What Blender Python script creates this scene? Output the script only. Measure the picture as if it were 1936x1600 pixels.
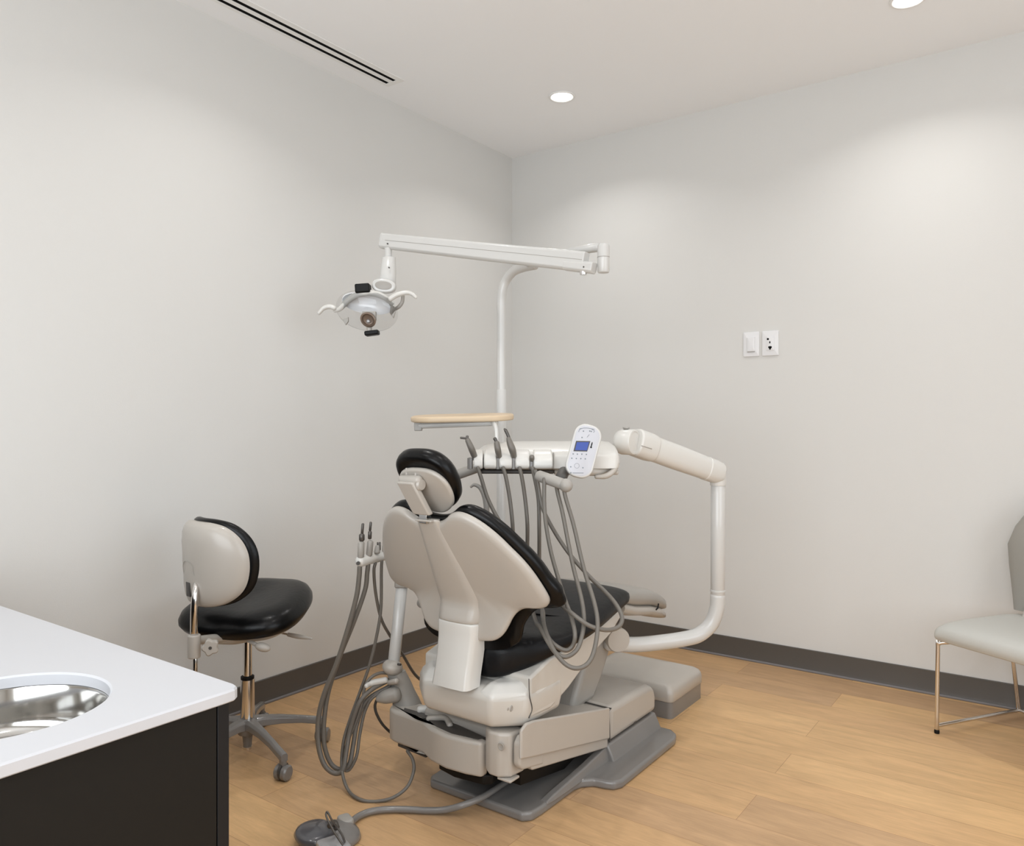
import bpy, bmesh, math, random
from mathutils import Vector, Matrix
random.seed(7)
for o in list(bpy.data.objects): bpy.data.objects.remove(o)
S = bpy.context.scene
V = Vector
# ------------------------------------------------------------------ camera
F = 1454.0; CXP = 968.0; CYP = 797.0
YAW = math.atan2(1055, 1454); CO, SI = math.cos(YAW), math.sin(YAW)
CAM = V((4.53*SI, -4.53*CO, 1.15))
cam = bpy.data.cameras.new('camera'); camo = bpy.data.objects.new('camera', cam)
S.collection.objects.link(camo); S.camera = camo
cam.sensor_width = 36; cam.sensor_fit = 'HORIZONTAL'; cam.lens = F/1936*36
cam.shift_y = -(800-CYP)/1936; cam.clip_start = 0.05
camo.location = CAM; camo.rotation_euler = (math.pi/2, 0, YAW)
# ------------------------------------------------------------------ world, exposure
wd = bpy.data.worlds.new('world'); S.world = wd; wd.use_nodes = True
wd.node_tree.nodes['Background'].inputs[0].default_value = (0.75, 0.85, 1, 1)
wd.node_tree.nodes['Background'].inputs[1].default_value = 0.6
S.view_settings.view_transform = 'Standard'; S.view_settings.look = 'None'
S.view_settings.gamma = 1; S.view_settings.use_curve_mapping = False
S.view_settings.exposure = -0.82
H = 2.7; RX1 = 4.3; RY0 = -4.7            # room: x 0..RX1, y RY0..0
DOWNLIGHTS = [(0.70, -0.56), (2.18, -0.53), (0.70, -2.05), (2.18, -2.05), (3.6, -1.4), (3.6, -2.8), (2.18, -3.6), (0.70, -3.6)]
LAMP_W = 6.0
def area(name, loc, rot, sx, sy, power, col, shape='RECTANGLE', spread=math.pi):
    l = bpy.data.lights.new(name, 'AREA'); l.energy = power; l.color = col; l.shape = shape
    l.size = sx
    if shape in ('RECTANGLE', 'ELLIPSE'): l.size_y = sy
    l.spread = spread
    o = bpy.data.objects.new(name, l); S.collection.objects.link(o)
    o.location = loc; o.rotation_euler = rot; return o
# added fill lights at made-up openings in the end wall and behind the camera
area('added_fill_light', (RX1+0.12, -2.6, 1.45), (0, math.pi/2, 0), 1.7, 2.4, 64, (0.90, 0.955, 1))
area('added_fill_light', (2.3, RY0-0.12, 1.45), (-math.pi/2+math.pi, 0, 0), 2.6, 1.7, 118, (0.91, 0.96, 1))

# ------------------------------------------------------------------ materials
def mat(name, col, rough=0.5, metal=0.0, coat=0.0, bump=0.0, bscale=200, spec=0.5, var=0.0, vscale=6, trans=0, emit=None, es=0):
    m = bpy.data.materials.new(name); m.use_nodes = True
    nt = m.node_tree; b = nt.nodes['Principled BSDF']
    b.inputs['Base Color'].default_value = (*col, 1); b.inputs['Roughness'].default_value = rough
    b.inputs['Metallic'].default_value = metal; b.inputs['Coat Weight'].default_value = coat
    b.inputs['Specular IOR Level'].default_value = spec
    b.inputs['Transmission Weight'].default_value = trans
    if emit: b.inputs['Emission Color'].default_value = (*emit, 1); b.inputs['Emission Strength'].default_value = es
    tc = nt.nodes.new('ShaderNodeTexCoord')
    if var:
        n = nt.nodes.new('ShaderNodeTexNoise'); n.inputs['Scale'].default_value = vscale; n.inputs['Detail'].default_value = 4
        nt.links.new(tc.outputs['Object'], n.inputs['Vector'])
        mx = nt.nodes.new('ShaderNodeMix'); mx.data_type = 'RGBA'
        mx.inputs[6].default_value = (*[c*(1-var) for c in col], 1); mx.inputs[7].default_value = (*[min(1, c*(1+var)) for c in col], 1)
        nt.links.new(n.outputs['Fac'], mx.inputs[0]); nt.links.new(mx.outputs[2], b.inputs['Base Color'])
    if bump:
        n = nt.nodes.new('ShaderNodeTexNoise'); n.inputs['Scale'].default_value = bscale; n.inputs['Detail'].default_value = 3
        nt.links.new(tc.outputs['Object'], n.inputs['Vector'])
        bp = nt.nodes.new('ShaderNodeBump'); bp.inputs['Strength'].default_value = bump; bp.inputs['Distance'].default_value = 0.002
        nt.links.new(n.outputs['Fac'], bp.inputs['Height']); nt.links.new(bp.outputs[0], b.inputs['Normal'])
    return m
def srgb(r, g, b):
    f = lambda c: (c/255/12.92) if c/255 <= 0.04045 else ((c/255+0.055)/1.055)**2.4
    return (f(r), f(g), f(b))
MT = {
 'wall': mat('wall_paint', srgb(215, 214, 211), 0.75, bump=0.12, bscale=260, spec=0.25),
 'ceil': mat('ceiling_paint', srgb(246, 247, 248), 0.9, spec=0.2),
 'base': mat('baseboard_vinyl', srgb(82, 77, 72), 0.45),
 'basecap': mat('baseboard_caulk', srgb(120, 117, 118), 0.5),
 'shell': mat('ivory_plastic_shaded', srgb(179, 173, 165), 0.32, coat=0.15, var=0.02, vscale=3),  # darker copy of the ivory plastic, shade of the chair back put into colour
 'white': mat('white_and_lit_plastic', srgb(212, 210, 205), 0.3, coat=0.2),  # doubles as lit ivory plastic on the shoulders and back bracket
 'frame': mat('ivory_plastic_lit', srgb(198, 194, 187), 0.3, coat=0.2),  # lighter copy of the ivory plastic, light on the seat frame put into colour
 'whitep': mat('white_plate', srgb(228, 228, 229), 0.4),
 'arm': mat('painted_metal', srgb(203, 202, 199), 0.28, coat=0.3),
 'leather': mat('black_leather', srgb(8, 8, 9), 0.3, bump=0.25, bscale=60, spec=0.24),
 'leather_seat': mat('charcoal_leather', srgb(16, 16, 18), 0.4, bump=0.4, bscale=40, spec=0.22),
 'grey': mat('grey_plastic', srgb(122, 119, 116), 0.22, coat=0.2),
 'greymid': mat('warm_grey_plastic', srgb(160, 156, 150), 0.4),
 'darkgrey': mat('dark_grey', srgb(70, 67, 64), 0.45),
 'hose': mat('grey_hose', srgb(106, 101, 94), 0.42),
 'hosed': mat('dark_cable', srgb(58, 54, 50), 0.5),
 'black': mat('black_plastic', srgb(9, 9, 9), 0.5, spec=0.25),
 'void': mat('black_void', (0.004, 0.004, 0.004), 0.9, spec=0.1),
 'chrome': mat('chrome', (0.72, 0.70, 0.68), 0.13, metal=1),
 'steel': mat('brushed_steel', (0.55, 0.54, 0.52), 0.11, metal=1),
 'mirror': mat('reflector', (0.95, 0.96, 0.98), 0.25, metal=0.0, spec=0.8, coat=0.6),
 'bronze': mat('bronze_bulb_guard', srgb(120, 103, 90), 0.35, metal=0.3),
 'wood': mat('maple_tray', srgb(206, 184, 155), 0.45, var=0.06, vscale=20),
 'counter': mat('white_quartz', srgb(196, 197, 201), 0.28, var=0.01, vscale=4, spec=0.4),
 'cab': mat('dark_laminate', srgb(20, 19, 17), 0.55, spec=0.25),
 'cabdoor': mat('dark_blue_laminate', srgb(20, 21, 24), 0.5, spec=0.3),
 'vis': mat('light_grey_upholstery', srgb(190, 189, 183), 0.5, bump=0.2, bscale=200),
 'visback': mat('grey_back_upholstery', srgb(150, 147, 140), 0.5, bump=0.2, bscale=200),
 'key': mat('keypad_face', srgb(192, 193, 199), 0.35),
 'ink': mat('keypad_print', srgb(120, 128, 135), 0.5),
 'screen': mat('blue_screen', srgb(60, 80, 150), 0.3, emit=srgb(55, 80, 165), es=0.25),
 'lens': mat('lamp_lens', (1, 1, 1), 0.4, emit=(1, 0.97, 0.93), es=14),
 'trimring': mat('white_trim', srgb(238, 238, 236), 0.5),
 'grip': mat('grip_grey', srgb(112, 107, 100), 0.4),
 'tip': mat('dark_metal', srgb(92, 88, 84), 0.35, metal=0.5),
 'padgrey': mat('glossy_dark_grey', srgb(82, 82, 86), 0.22, coat=0.3),
 'silver': mat('satin_silver', srgb(190, 190, 192), 0.3, metal=0.6),
}
# clear shield: thin clear plastic
m = bpy.data.materials.new('clear_shield'); m.use_nodes = True; nt = m.node_tree; nt.nodes.clear()
out = nt.nodes.new('ShaderNodeOutputMaterial'); tr = nt.nodes.new('ShaderNodeBsdfTransparent'); gl = nt.nodes.new('ShaderNodeBsdfGlossy')
tr.inputs[0].default_value = (0.97, 0.97, 0.97, 1); gl.inputs['Roughness'].default_value = 0.05
fr = nt.nodes.new('ShaderNodeFresnel'); fr.inputs[0].default_value = 1.45; mx = nt.nodes.new('ShaderNodeMixShader')
nt.links.new(fr.outputs[0], mx.inputs[0]); nt.links.new(tr.outputs[0], mx.inputs[1]); nt.links.new(gl.outputs[0], mx.inputs[2]); nt.links.new(mx.outputs[0], out.inputs[0])
MT['clear'] = m
# floor planks
def floor_mat():
    m = bpy.data.materials.new('oak_planks'); m.use_nodes = True; nt = m.node_tree; b = nt.nodes['Principled BSDF']
    tc = nt.nodes.new('ShaderNodeTexCoord')
    mp = nt.nodes.new('ShaderNodeMapping'); nt.links.new(tc.outputs['Object'], mp.inputs[0])
    mp.inputs['Location'].default_value = (6.66, 0.946+0.1815*60, 0)
    br = nt.nodes.new('ShaderNodeTexBrick'); nt.links.new(mp.outputs[0], br.inputs['Vector'])
    br.offset = 0.37; br.offset_frequency = 2; br.squash = 1
    br.inputs['Scale'].default_value = 1; br.inputs['Brick Width'].default_value = 1.22; br.inputs['Row Height'].default_value = 0.1815
    br.inputs['Mortar Size'].default_value = 0.0007; br.inputs['Mortar Smooth'].default_value = 0.2
    br.inputs['Color1'].default_value = (0, 0, 0, 1); br.inputs['Color2'].default_value = (1, 1, 1, 1); br.inputs['Mortar'].default_value = (0.0, 0, 0, 1)
    rp = nt.nodes.new('ShaderNodeValToRGB'); nt.links.new(br.outputs['Color'], rp.inputs[0])
    e = rp.color_ramp.elements; e[0].position = 0.0; e[0].color = (*srgb(186, 151, 115), 1); e[1].position = 1; e[1].color = (*srgb(214, 175, 127), 1)
    for p, c in ((0.3, (196, 159, 118)), (0.55, (203, 164, 119)), (0.8, (209, 170, 122))):
        k = e.new(p); k.color = (*srgb(*c), 1)
    # grain stretched along the plank, shifted per plank
    g = nt.nodes.new('ShaderNodeMapping'); g.inputs['Scale'].default_value = (2.6, 15, 1); nt.links.new(tc.outputs['Object'], g.inputs[0])
    ad = nt.nodes.new('ShaderNodeVectorMath'); ad.operation = 'ADD'; nt.links.new(g.outputs[0], ad.inputs[0])
    sc = nt.nodes.new('ShaderNodeVectorMath'); sc.operation = 'SCALE'; sc.inputs['Scale'].default_value = 37; nt.links.new(br.outputs['Color'], sc.inputs[0])
    nt.links.new(sc.outputs[0], ad.inputs[1])
    n1 = nt.nodes.new('ShaderNodeTexNoise'); n1.inputs['Scale'].default_value = 1.6; n1.inputs['Detail'].default_value = 6; n1.inputs['Distortion'].default_value = 0.8
    nt.links.new(ad.outputs[0], n1.inputs['Vector'])
    g2 = nt.nodes.new('ShaderNodeMapping'); g2.inputs['Scale'].default_value = (12, 110, 1); nt.links.new(tc.outputs['Object'], g2.inputs[0])
    n2 = nt.nodes.new('ShaderNodeTexNoise'); n2.inputs['Scale'].default_value = 1.5; n2.inputs['Detail'].default_value = 4; nt.links.new(g2.outputs[0], n2.inputs['Vector'])
    r1 = nt.nodes.new('ShaderNodeMapRange'); r1.inputs['From Min'].default_value = 0.3; r1.inputs['From Max'].default_value = 0.7
    r1.inputs['To Min'].default_value = 0.87; r1.inputs['To Max'].default_value = 1.08; nt.links.new(n1.outputs['Fac'], r1.inputs['Value'])
    r2 = nt.nodes.new('ShaderNodeMapRange'); r2.inputs['From Min'].default_value = 0.3; r2.inputs['From Max'].default_value = 0.7
    r2.inputs['To Min'].default_value = 0.93; r2.inputs['To Max'].default_value = 1.05; nt.links.new(n2.outputs['Fac'], r2.inputs['Value'])
    mu = nt.nodes.new('ShaderNodeMath'); mu.operation = 'MULTIPLY'; nt.links.new(r1.outputs[0], mu.inputs[0]); nt.links.new(r2.outputs[0], mu.inputs[1])
    vm = nt.nodes.new('ShaderNodeVectorMath'); vm.operation = 'SCALE'; nt.links.new(rp.outputs[0], vm.inputs[0]); nt.links.new(mu.outputs[0], vm.inputs['Scale'])
    mm = nt.nodes.new('ShaderNodeMix'); mm.data_type = 'RGBA'; nt.links.new(br.outputs['Fac'], mm.inputs[0]); nt.links.new(vm.outputs[0], mm.inputs[6])
    mm.inputs[7].default_value = (*srgb(150, 112, 78), 1); nt.links.new(mm.outputs[2], b.inputs['Base Color'])
    b.inputs['Roughness'].default_value = 0.42; b.inputs['Specular IOR Level'].default_value = 0.4
    bp = nt.nodes.new('ShaderNodeBump'); bp.inputs['Strength'].default_value = 0.15; bp.inputs['Distance'].default_value = 0.001
    nt.links.new(n2.outputs['Fac'], bp.inputs['Height']); nt.links.new(bp.outputs[0], b.inputs['Normal'])
    return m
MT['floor'] = floor_mat()

# ------------------------------------------------------------------ helpers
RXV = V((CO, SI, 0)); TOCAM = V((SI, -CO, 0)); UP = V((0, 0, 1))
def ray(px, py):
    X = (px-CXP)/F; U = -(py-CYP)/F
    return V((X*CO - SI, X*SI + CO, U))
def at(px, py, Z): return CAM + ray(px, py)*Z          # a measured point at a distance Z from the camera
def onz(px, py, z):
    d = ray(px, py); return CAM + d*((z-CAM.z)/d.z)
def onx(px, py, x):
    d = ray(px, py); return CAM + d*((x-CAM.x)/d.x)
def ony(px, py, y):
    d = ray(px, py); return CAM + d*((y-CAM.y)/d.y)
def cr(pts, n=8, closed=False):
    P = [tuple(p) for p in pts]; D = len(P[0]); L = len(P); out = []
    rng = range(L) if closed else range(L-1)
    for i in rng:
        p1 = P[i]; p2 = P[(i+1) % L]
        p0 = P[(i-1) % L] if (closed or i > 0) else tuple(2*a-b for a, b in zip(p1, p2))
        p3 = P[(i+2) % L] if (closed or i+2 < L) else tuple(2*b-a for a, b in zip(p1, p2))
        for k in range(n):
            t = k/n; t2 = t*t; t3 = t2*t
            out.append(tuple(0.5*(2*p1[d]+(p2[d]-p0[d])*t+(2*p0[d]-5*p1[d]+4*p2[d]-p3[d])*t2+(3*p1[d]-p0[d]-3*p2[d]+p3[d])*t3) for d in range(D)))
    if not closed: out.append(P[-1])
    return out
class M:
    def __init__(s): s.v = []; s.f = []
    def add(s, vs, fs):
        b = len(s.v); s.v += [V(p) for p in vs]; s.f += [[b+i for i in f] for f in fs]; return s
    def box(s, x0, x1, y0, y1, z0, z1, fr=None):
        vs = [V((x, y, z)) for x in (x0, x1) for y in (y0, y1) for z in (z0, z1)]
        if fr: vs = [fr[0]+fr[1]*p.x+fr[2]*p.y+fr[3]*p.z for p in vs]
        return s.add(vs, [(0,1,3,2),(4,6,7,5),(0,4,5,1),(2,3,7,6),(0,2,6,4),(1,5,7,3)])
    def loft(s, rings, caps=True):
        n = len(rings[0]); vs = [p for r in rings for p in r]; fs = []
        for i in range(len(rings)-1):
            for k in range(n):
                a = i*n+k; b = i*n+(k+1) % n; fs.append((a, b, b+n, a+n))
        if caps: fs.append(tuple(reversed(range(n)))); fs.append(tuple(range((len(rings)-1)*n, len(rings)*n)))
        return s.add(vs, fs)
    def tube(s, pts, r, n=14, sm=8, rnd=True, flat=None):
        if isinstance(r, (int, float)): rr = [r]*len(pts)
        else: rr = list(r)
        P = [(*p, q) for p, q in zip([tuple(V(p)) for p in pts], rr)]
        if sm > 1 and len(P) > 2: P = cr(P, sm)
        C = [V(p[:3]) for p in P]; R = [p[3] for p in P]
        T = [(C[min(i+1, len(C)-1)]-C[max(i-1, 0)]).normalized() for i in range(len(C))]
        a = T[0].orthogonal().normalized()
        if flat is not None: a = (flat - T[0]*flat.dot(T[0])).normalized()
        rings = []
        def ring(c, t, a, r):
            b = t.cross(a); return [c + a*(r*math.cos(2*math.pi*k/n)) + b*(r*math.sin(2*math.pi*k/n)) for k in range(n)]
        if rnd:
            for q in (0.35, 0.75): rings.append(ring(C[0]-T[0]*R[0]*0.6*math.cos(math.asin(q)), T[0], a, R[0]*q))
        for i in range(len(C)):
            a = (a - T[i]*a.dot(T[i])).normalized(); rings.append(ring(C[i], T[i], a, R[i]))
        if rnd:
            for q in (0.75, 0.35): rings.append(ring(C[-1]+T[-1]*R[-1]*0.6*math.cos(math.asin(q)), T[-1], a, R[-1]*q))
        return s.loft(rings)
    def lathe(s, prof, o=(0,0,0), ax=(0,0,1), n=32, sx=1, sy=1, ref=None):
        ax = V(ax).normalized(); a = (V(ref) if ref else ax.orthogonal()); a = (a-ax*a.dot(ax)).normalized(); b = ax.cross(a); o = V(o)
        return s.loft([[o+ax*z+a*(max(r, 1e-4)*sx*math.cos(2*math.pi*k/n))+b*(max(r, 1e-4)*sy*math.sin(2*math.pi*k/n)) for k in range(n)] for r, z in prof], caps=(prof[0][0] < 0.003 and prof[-1][0] < 0.003))
    def ball(s, c, r, n=20, sc=(1,1,1), fr=None):
        c = V(c); E = fr or (V((1,0,0)), V((0,1,0)), V((0,0,1))); k = n//2
        return s.loft([[c+E[0]*(r*sc[0]*math.sin(math.pi*i/k+1e-3)*math.cos(2*math.pi*j/n))+E[1]*(r*sc[1]*math.sin(math.pi*i/k+1e-3)*math.sin(2*math.pi*j/n))-E[2]*(r*sc[2]*math.cos(math.pi*i/k)) for j in range(n)] for i in range(k+1)])
    def prism(s, out, fr, h0, h1):
        o, ex, ey, ez = fr; n = len(out)
        return s.loft([[o+ex*p[0]+ey*p[1]+ez*h for p in out] for h in (h0, h1)])
    def pad(s, out, fr, prof, c=None, disp=None):
        # out: star-shaped outline; prof: rings from the back centre over the edge to the front centre: (kind, inset, height)
        o, ex, ey, ez = fr; n = len(out)
        if c is None: c = (sum(p[0] for p in out)/n, sum(p[1] for p in out)/n)
        rings = []
        for kind, q, h in prof:
            ring = []
            for p in out:
                dx, dy = p[0]-c[0], p[1]-c[1]; L = math.hypot(dx, dy) or 1
                k = (1-min(q/L, 0.97)) if kind == 'd' else q
                x, y = c[0]+dx*k, c[1]+dy*k
                dd = disp(x, y) if disp else 0
                ring.append(o+ex*x+ey*y+ez*(h+dd))
            rings.append(ring)
        return s.loft(rings)
    def build(s, name, m, parent=None, bevel=0, seg=3, sub=0, sharp=40, solid=0):
        me = bpy.data.meshes.new(name)
        off = V(parent['_o']) if parent is not None and '_o' in parent.keys() else V((0,0,0))
        me.from_pydata([tuple(p-off) for p in s.v], [], s.f); me.update()
        bm = bmesh.new(); bm.from_mesh(me); bmesh.ops.remove_doubles(bm, verts=bm.verts, dist=1e-6)
        bmesh.ops.recalc_face_normals(bm, faces=bm.faces); bm.to_mesh(me); bm.free()
        for p in me.polygons: p.use_smooth = True
        me.set_sharp_from_angle(angle=math.radians(sharp))
        me.materials.append(MT[m] if isinstance(m, str) else m)
        o = bpy.data.objects.new(name, me); S.collection.objects.link(o)
        if parent is not None: o.parent = parent; o['_o'] = list(off)
        if bevel:
            b = o.modifiers.new('bevel', 'BEVEL'); b.width = bevel; b.segments = seg; b.limit_method = 'ANGLE'; b.angle_limit = math.radians(30)
        if sub:
            b = o.modifiers.new('subd', 'SUBSURF'); b.levels = sub; b.render_levels = sub
        return o
def thing(name, label, cat, loc, group=None):
    o = bpy.data.objects.new(name, None); S.collection.objects.link(o); o.location = loc; o['_o'] = list(loc)
    o.empty_display_size = 0.1
    o['label'] = label; o['category'] = cat
    if group: o['group'] = group
    return o
def tag(o, label, cat, group=None):
    o['label'] = label; o['category'] = cat
    if group: o['group'] = group
    return o
def struct(o): o['kind'] = 'structure'; return o
def rrect(w, h, r, n=6, cx=0, cy=0):
    out = []
    for sx, sy, a0 in ((1,1,0), (-1,1,90), (-1,-1,180), (1,-1,270)):
        for k in range(n+1):
            a = math.radians(a0+90*k/n); out.append((cx+sx*(w/2-r)+r*math.cos(a), cy+sy*(h/2-r)+r*math.sin(a)))
    return out
def sup(a, b, p=2.0, n=64, cx=0, cy=0):
    out = []
    for k in range(n):
        t = 2*math.pi*k/n; c_, s_ = math.cos(t), math.sin(t)
        out.append((cx+a*math.copysign(abs(c_)**(2/p), c_), cy+b*math.copysign(abs(s_)**(2/p), s_)))
    return out
def rnd_prof(t0, t1, r, nb=6, dome0=0.0, dome1=0.0):
    # rounded slab profile from back height t0 to front height t1 with edge radius r; domes bulge the faces
    P = [('t', 0.02, t0-dome0), ('t', 0.3, t0-dome0*0.92), ('t', 0.6, t0-dome0*0.66)]
    if dome0 == 0: P = [('t', 0.02, t0)]
    for k in range(nb+1):
        a = math.pi/2*k/nb; P.append(('d', r*(1-math.sin(a)), t0+r*(1-math.cos(a))))
    for k in range(nb+1):
        a = math.pi/2*k/nb; P.append(('d', r*(1-math.cos(a)), t1-r*(1-math.sin(a))))
    if dome1: P += [('t', 0.6, t1+dome1*0.66), ('t', 0.3, t1+dome1*0.92)]
    P.append(('t', 0.02, t1+dome1)); return P
def mirror_outline(half):
    # half: list of (u, v), u >= 0 from the top centre to the bottom centre
    L = [(-u, v) for u, v in reversed(half) if u > 1e-6]
    return half + L
def frame3(o, z, up=UP):
    z = V(z).normalized(); x = V(up).cross(z).normalized(); y = z.cross(x); return (V(o), x, y, z)
XYZ = (V((0,0,0)), V((1,0,0)), V((0,1,0)), V((0,0,1)))

# ------------------------------------------------------------------ room shell
struct(M().box(-0.1, RX1+0.1, RY0-0.1, 0.1, -0.06, 0).build('floor', 'floor'))
struct(M().box(-0.1, RX1+0.1, RY0-0.1, 0.1, H, H+0.1).build('ceiling', 'ceil'))
struct(M().box(-0.1, 0, RY0-0.1, 0.1, 0, H).build('wall_left', 'wall'))
struct(M().box(0, RX1+0.1, 0, 0.1, 0, H).build('wall_right', 'wall'))
w = M(); a0, a1, z0, z1 = -3.8, -1.4, 0.6, 2.3        # end wall with a window opening added for the fill light (out of view)
w.box(RX1, RX1+0.1, RY0, a0, 0, H).box(RX1, RX1+0.1, a1, 0, 0, H).box(RX1, RX1+0.1, a0, a1, 0, z0).box(RX1, RX1+0.1, a0, a1, z1, H)
struct(w.build('wall_end', 'wall'))
w = M(); b0, b1 = 1.0, 3.6  # back wall, its opening added for the second fill light
w.box(0, b0, RY0-0.1, RY0, 0, H).box(b1, RX1+0.1, RY0-0.1, RY0, 0, H).box(b0, b1, RY0-0.1, RY0, 0, z0).box(b0, b1, RY0-0.1, RY0, z1, H)
struct(w.build('wall_back', 'wall'))
w = M(); w.box(RX1+0.02, RX1+0.08, a0, a0+0.05, z0, z1).box(RX1+0.02, RX1+0.08, a1-0.05, a1, z0, z1).box(RX1+0.02, RX1+0.08, a0, a1, z0, z0+0.05).box(RX1+0.02, RX1+0.08, a0, a1, z1-0.05, z1).box(RX1+0.03, RX1+0.07, -2.62, -2.58, z0, z1)
struct(w.build('added_window_1', 'trimring'))  # unseen window frame, added around the end wall fill light
w = M(); w.box(b0, b0+0.05, RY0-0.08, RY0-0.02, z0, z1).box(b1-0.05, b1, RY0-0.08, RY0-0.02, z0, z1).box(b0, b1, RY0-0.08, RY0-0.02, z0, z0+0.05).box(b0, b1, RY0-0.08, RY0-0.02, z1-0.05, z1)
struct(w.build('added_window_2', 'trimring'))  # unseen window frame, added around the fill light behind the camera
def baseboard(name, x0, x1, y0, y1, axis):
    # 10 cm cove base with a small toe
    prof = [(0.0, 0.0), (0.016, 0.0), (0.016, 0.004), (0.010, 0.010), (0.007, 0.022), (0.006, 0.098), (0.004, 0.1), (0.0, 0.1)]
    m_ = M()
    if axis == 'y': m_.loft([[V((p, y, z)) for p, z in prof] for y in (y0, y1)])
    else: m_.loft([[V((x, -p, z)) for p, z in prof] for x in (x0, x1)])
    b = struct(m_.build(name, 'base', sharp=25))
    t = M()
    if axis == 'y': t.box(0.0, 0.0175, y0, y1, 0, 0.0095)
    else: t.box(x0, x1, -0.0175, 0, 0, 0.0095)
    t.build('toe_strip', 'basecap', b, bevel=0.003)
baseboard('baseboard_left', 0, 0, RY0, 0, 'y')
baseboard('baseboard_right', 0, RX1, 0, 0, 'x')

# ------------------------------------------------------------------ ceiling fittings
names = {2: 'round recessed downlight in the ceiling above the operator stool', 3: 'round recessed downlight in the ceiling behind the dental chair, over the room centre', 4: 'round recessed downlight in the ceiling above the visitor chair', 5: 'round recessed downlight in the ceiling near the added window in the end wall', 6: 'round recessed downlight in the ceiling above the camera position', 7: 'round recessed downlight in the ceiling above the sink counter', 0: 'round recessed ceiling downlight nearest the room corner, glowing white', 1: 'round recessed downlight cut off by the top edge above the right wall'}
for i, (x, y) in enumerate(DOWNLIGHTS):
    d = thing('ceiling_downlight', names.get(i, 'round recessed white downlight in the ceiling out of view'), 'ceiling light', (x, y, H), 'recessed ceiling downlights')
    M().lathe([(0.050, 0), (0.062, 0), (0.064, -0.002), (0.062, -0.005), (0.054, -0.006), (0.050, -0.003), (0.050, 0)], (x, y, H), n=40).build('trim_ring', 'trimring', d)
    M().lathe([(0.001, -0.001), (0.049, -0.001), (0.049, -0.0035), (0.02, -0.005), (0.001, -0.005)], (x, y, H), n=40).build('lens', 'lens', d)
    l = area('downlight_beam', (x, y, H-0.012), (0, 0, 0), 0.09, 0.09, LAMP_W, (1, 0.985, 0.965), 'DISK', math.radians(132)); 
dv = thing('slot_diffuser', 'long white linear air diffuser with two black slots along the ceiling by the left wall', 'air vent', (0.16, -2.2, H), None)
y0, y1 = -3.3, -1.125
fl = M()
for x0, x1 in ((0.108, 0.1235), (0.1435, 0.1665), (0.1865, 0.215)): fl.box(x0, x1, y0, y1, H-0.003, H-0.0002)
for x0, x1 in ((0.1235, 0.1435), (0.1665, 0.1865)): fl.box(x0, x1, -1.152, y1, H-0.003, H-0.0002)
fl.build('flange', 'trimring', dv)
for xs in (0.1335, 0.1765): M().box(xs-0.010, xs+0.010, y0, -1.152, H-0.0012, H-0.0002).build('slot', 'void', dv)

# ------------------------------------------------------------------ wall plates
def plate(cx, name, label, cat):
    t = thing(name, label, cat, (cx, 0, 1.520))
    fr = (V((cx, -0.0002, 1.520)), V((1,0,0)), V((0,0,1)), V((0,-1,0)))
    M().pad(rrect(0.077, 0.118, 0.004), fr, rnd_prof(0, 0.006, 0.0025, 3)).build('cover_plate', 'whitep', t)
    return t, fr
t, fr = plate(1.422, 'light_switch', 'white rocker light switch plate on the right wall, beside the outlet', 'light switch')
M().pad(rrect(0.036, 0.070, 0.003), fr, rnd_prof(0.006, 0.0115, 0.002, 3)).build('rocker', 'whitep', t)
M().box(-0.018, 0.018, -0.038, -0.034, 0.006, 0.0085, fr).build('rocker_gap', 'greymid', t)
t, fr = plate(1.513, 'power_outlet', 'white wall outlet plate with black socket holes, right of the light switch', 'power outlet')
M().pad(rrect(0.036, 0.070, 0.003), fr, rnd_prof(0.006, 0.0085, 0.001, 2)).build('socket_face', 'whitep', t)
M().pad(sup(0.005, 0.005, 2, 20, -0.010, 0.020), fr, rnd_prof(0.0085, 0.0095, 0.0004, 2)).build('socket_hole', 'void', t)
M().pad(sup(0.003, 0.0055, 2, 20, -0.001, 0.004), fr, rnd_prof(0.0085, 0.0095, 0.0004, 2)).build('socket_hole', 'void', t)
M().pad(cr([(-0.009, -0.017), (0, -0.014), (0.009, -0.017), (0.005, -0.025), (0, -0.032), (-0.005, -0.025)], 4, True), fr, rnd_prof(0.0085, 0.0095, 0.0004, 2)).build('socket_hole', 'void', t)

# ------------------------------------------------------------------ counter with sink
CZ = 0.735
X1, Y1, Y0 = 1.612, -2.940, -3.62
sc_ = V((1.392, -3.195, 0)); sr = 0.143; N = 180
def wt_ring(r_corner, inset):
    x1, y1, y0, x0 = X1-inset, Y1-inset, Y0+inset, 0.002
    out = []
    angs = sorted([2*math.pi*k/N for k in range(N)] + [math.atan2(y-sc_.y, x-sc_.x) % (2*math.pi) for x, y in ((x0, y0), (x0, y1))])
    for a in angs:
        d = V((math.cos(a), math.sin(a), 0)); t = 1e9
        if d.x > 1e-9: t = min(t, (x1-sc_.x)/d.x)
        if d.x < -1e-9: t = min(t, (x0-sc_.x)/d.x)
        if d.y > 1e-9: t = min(t, (y1-sc_.y)/d.y)
        if d.y < -1e-9: t = min(t, (y0-sc_.y)/d.y)
        p = sc_+d*t
        for cxx, cyy, sy in ((x1-r_corner, y1-r_corner, 1), (x1-r_corner, y0+r_corner, -1)):
            if p.x > cxx and (p.y-cyy)*sy > 0:
                # intersect with corner arc
                oc = sc_-V((cxx, cyy, 0)); bq = oc.dot(d); cq = oc.dot(oc)-r_corner**2; disc = bq*bq-cq
                if disc > 0: p = sc_+d*(-bq+math.sqrt(disc))
        out.append((p, a))
    return out
rings = []
TH = 0.019
o0 = wt_ring(0.02, 0); o1 = wt_ring(0.018, 0.002)
def mk(ringp, z): return [V((p.x, p.y, z)) for p, a in ringp]
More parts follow.
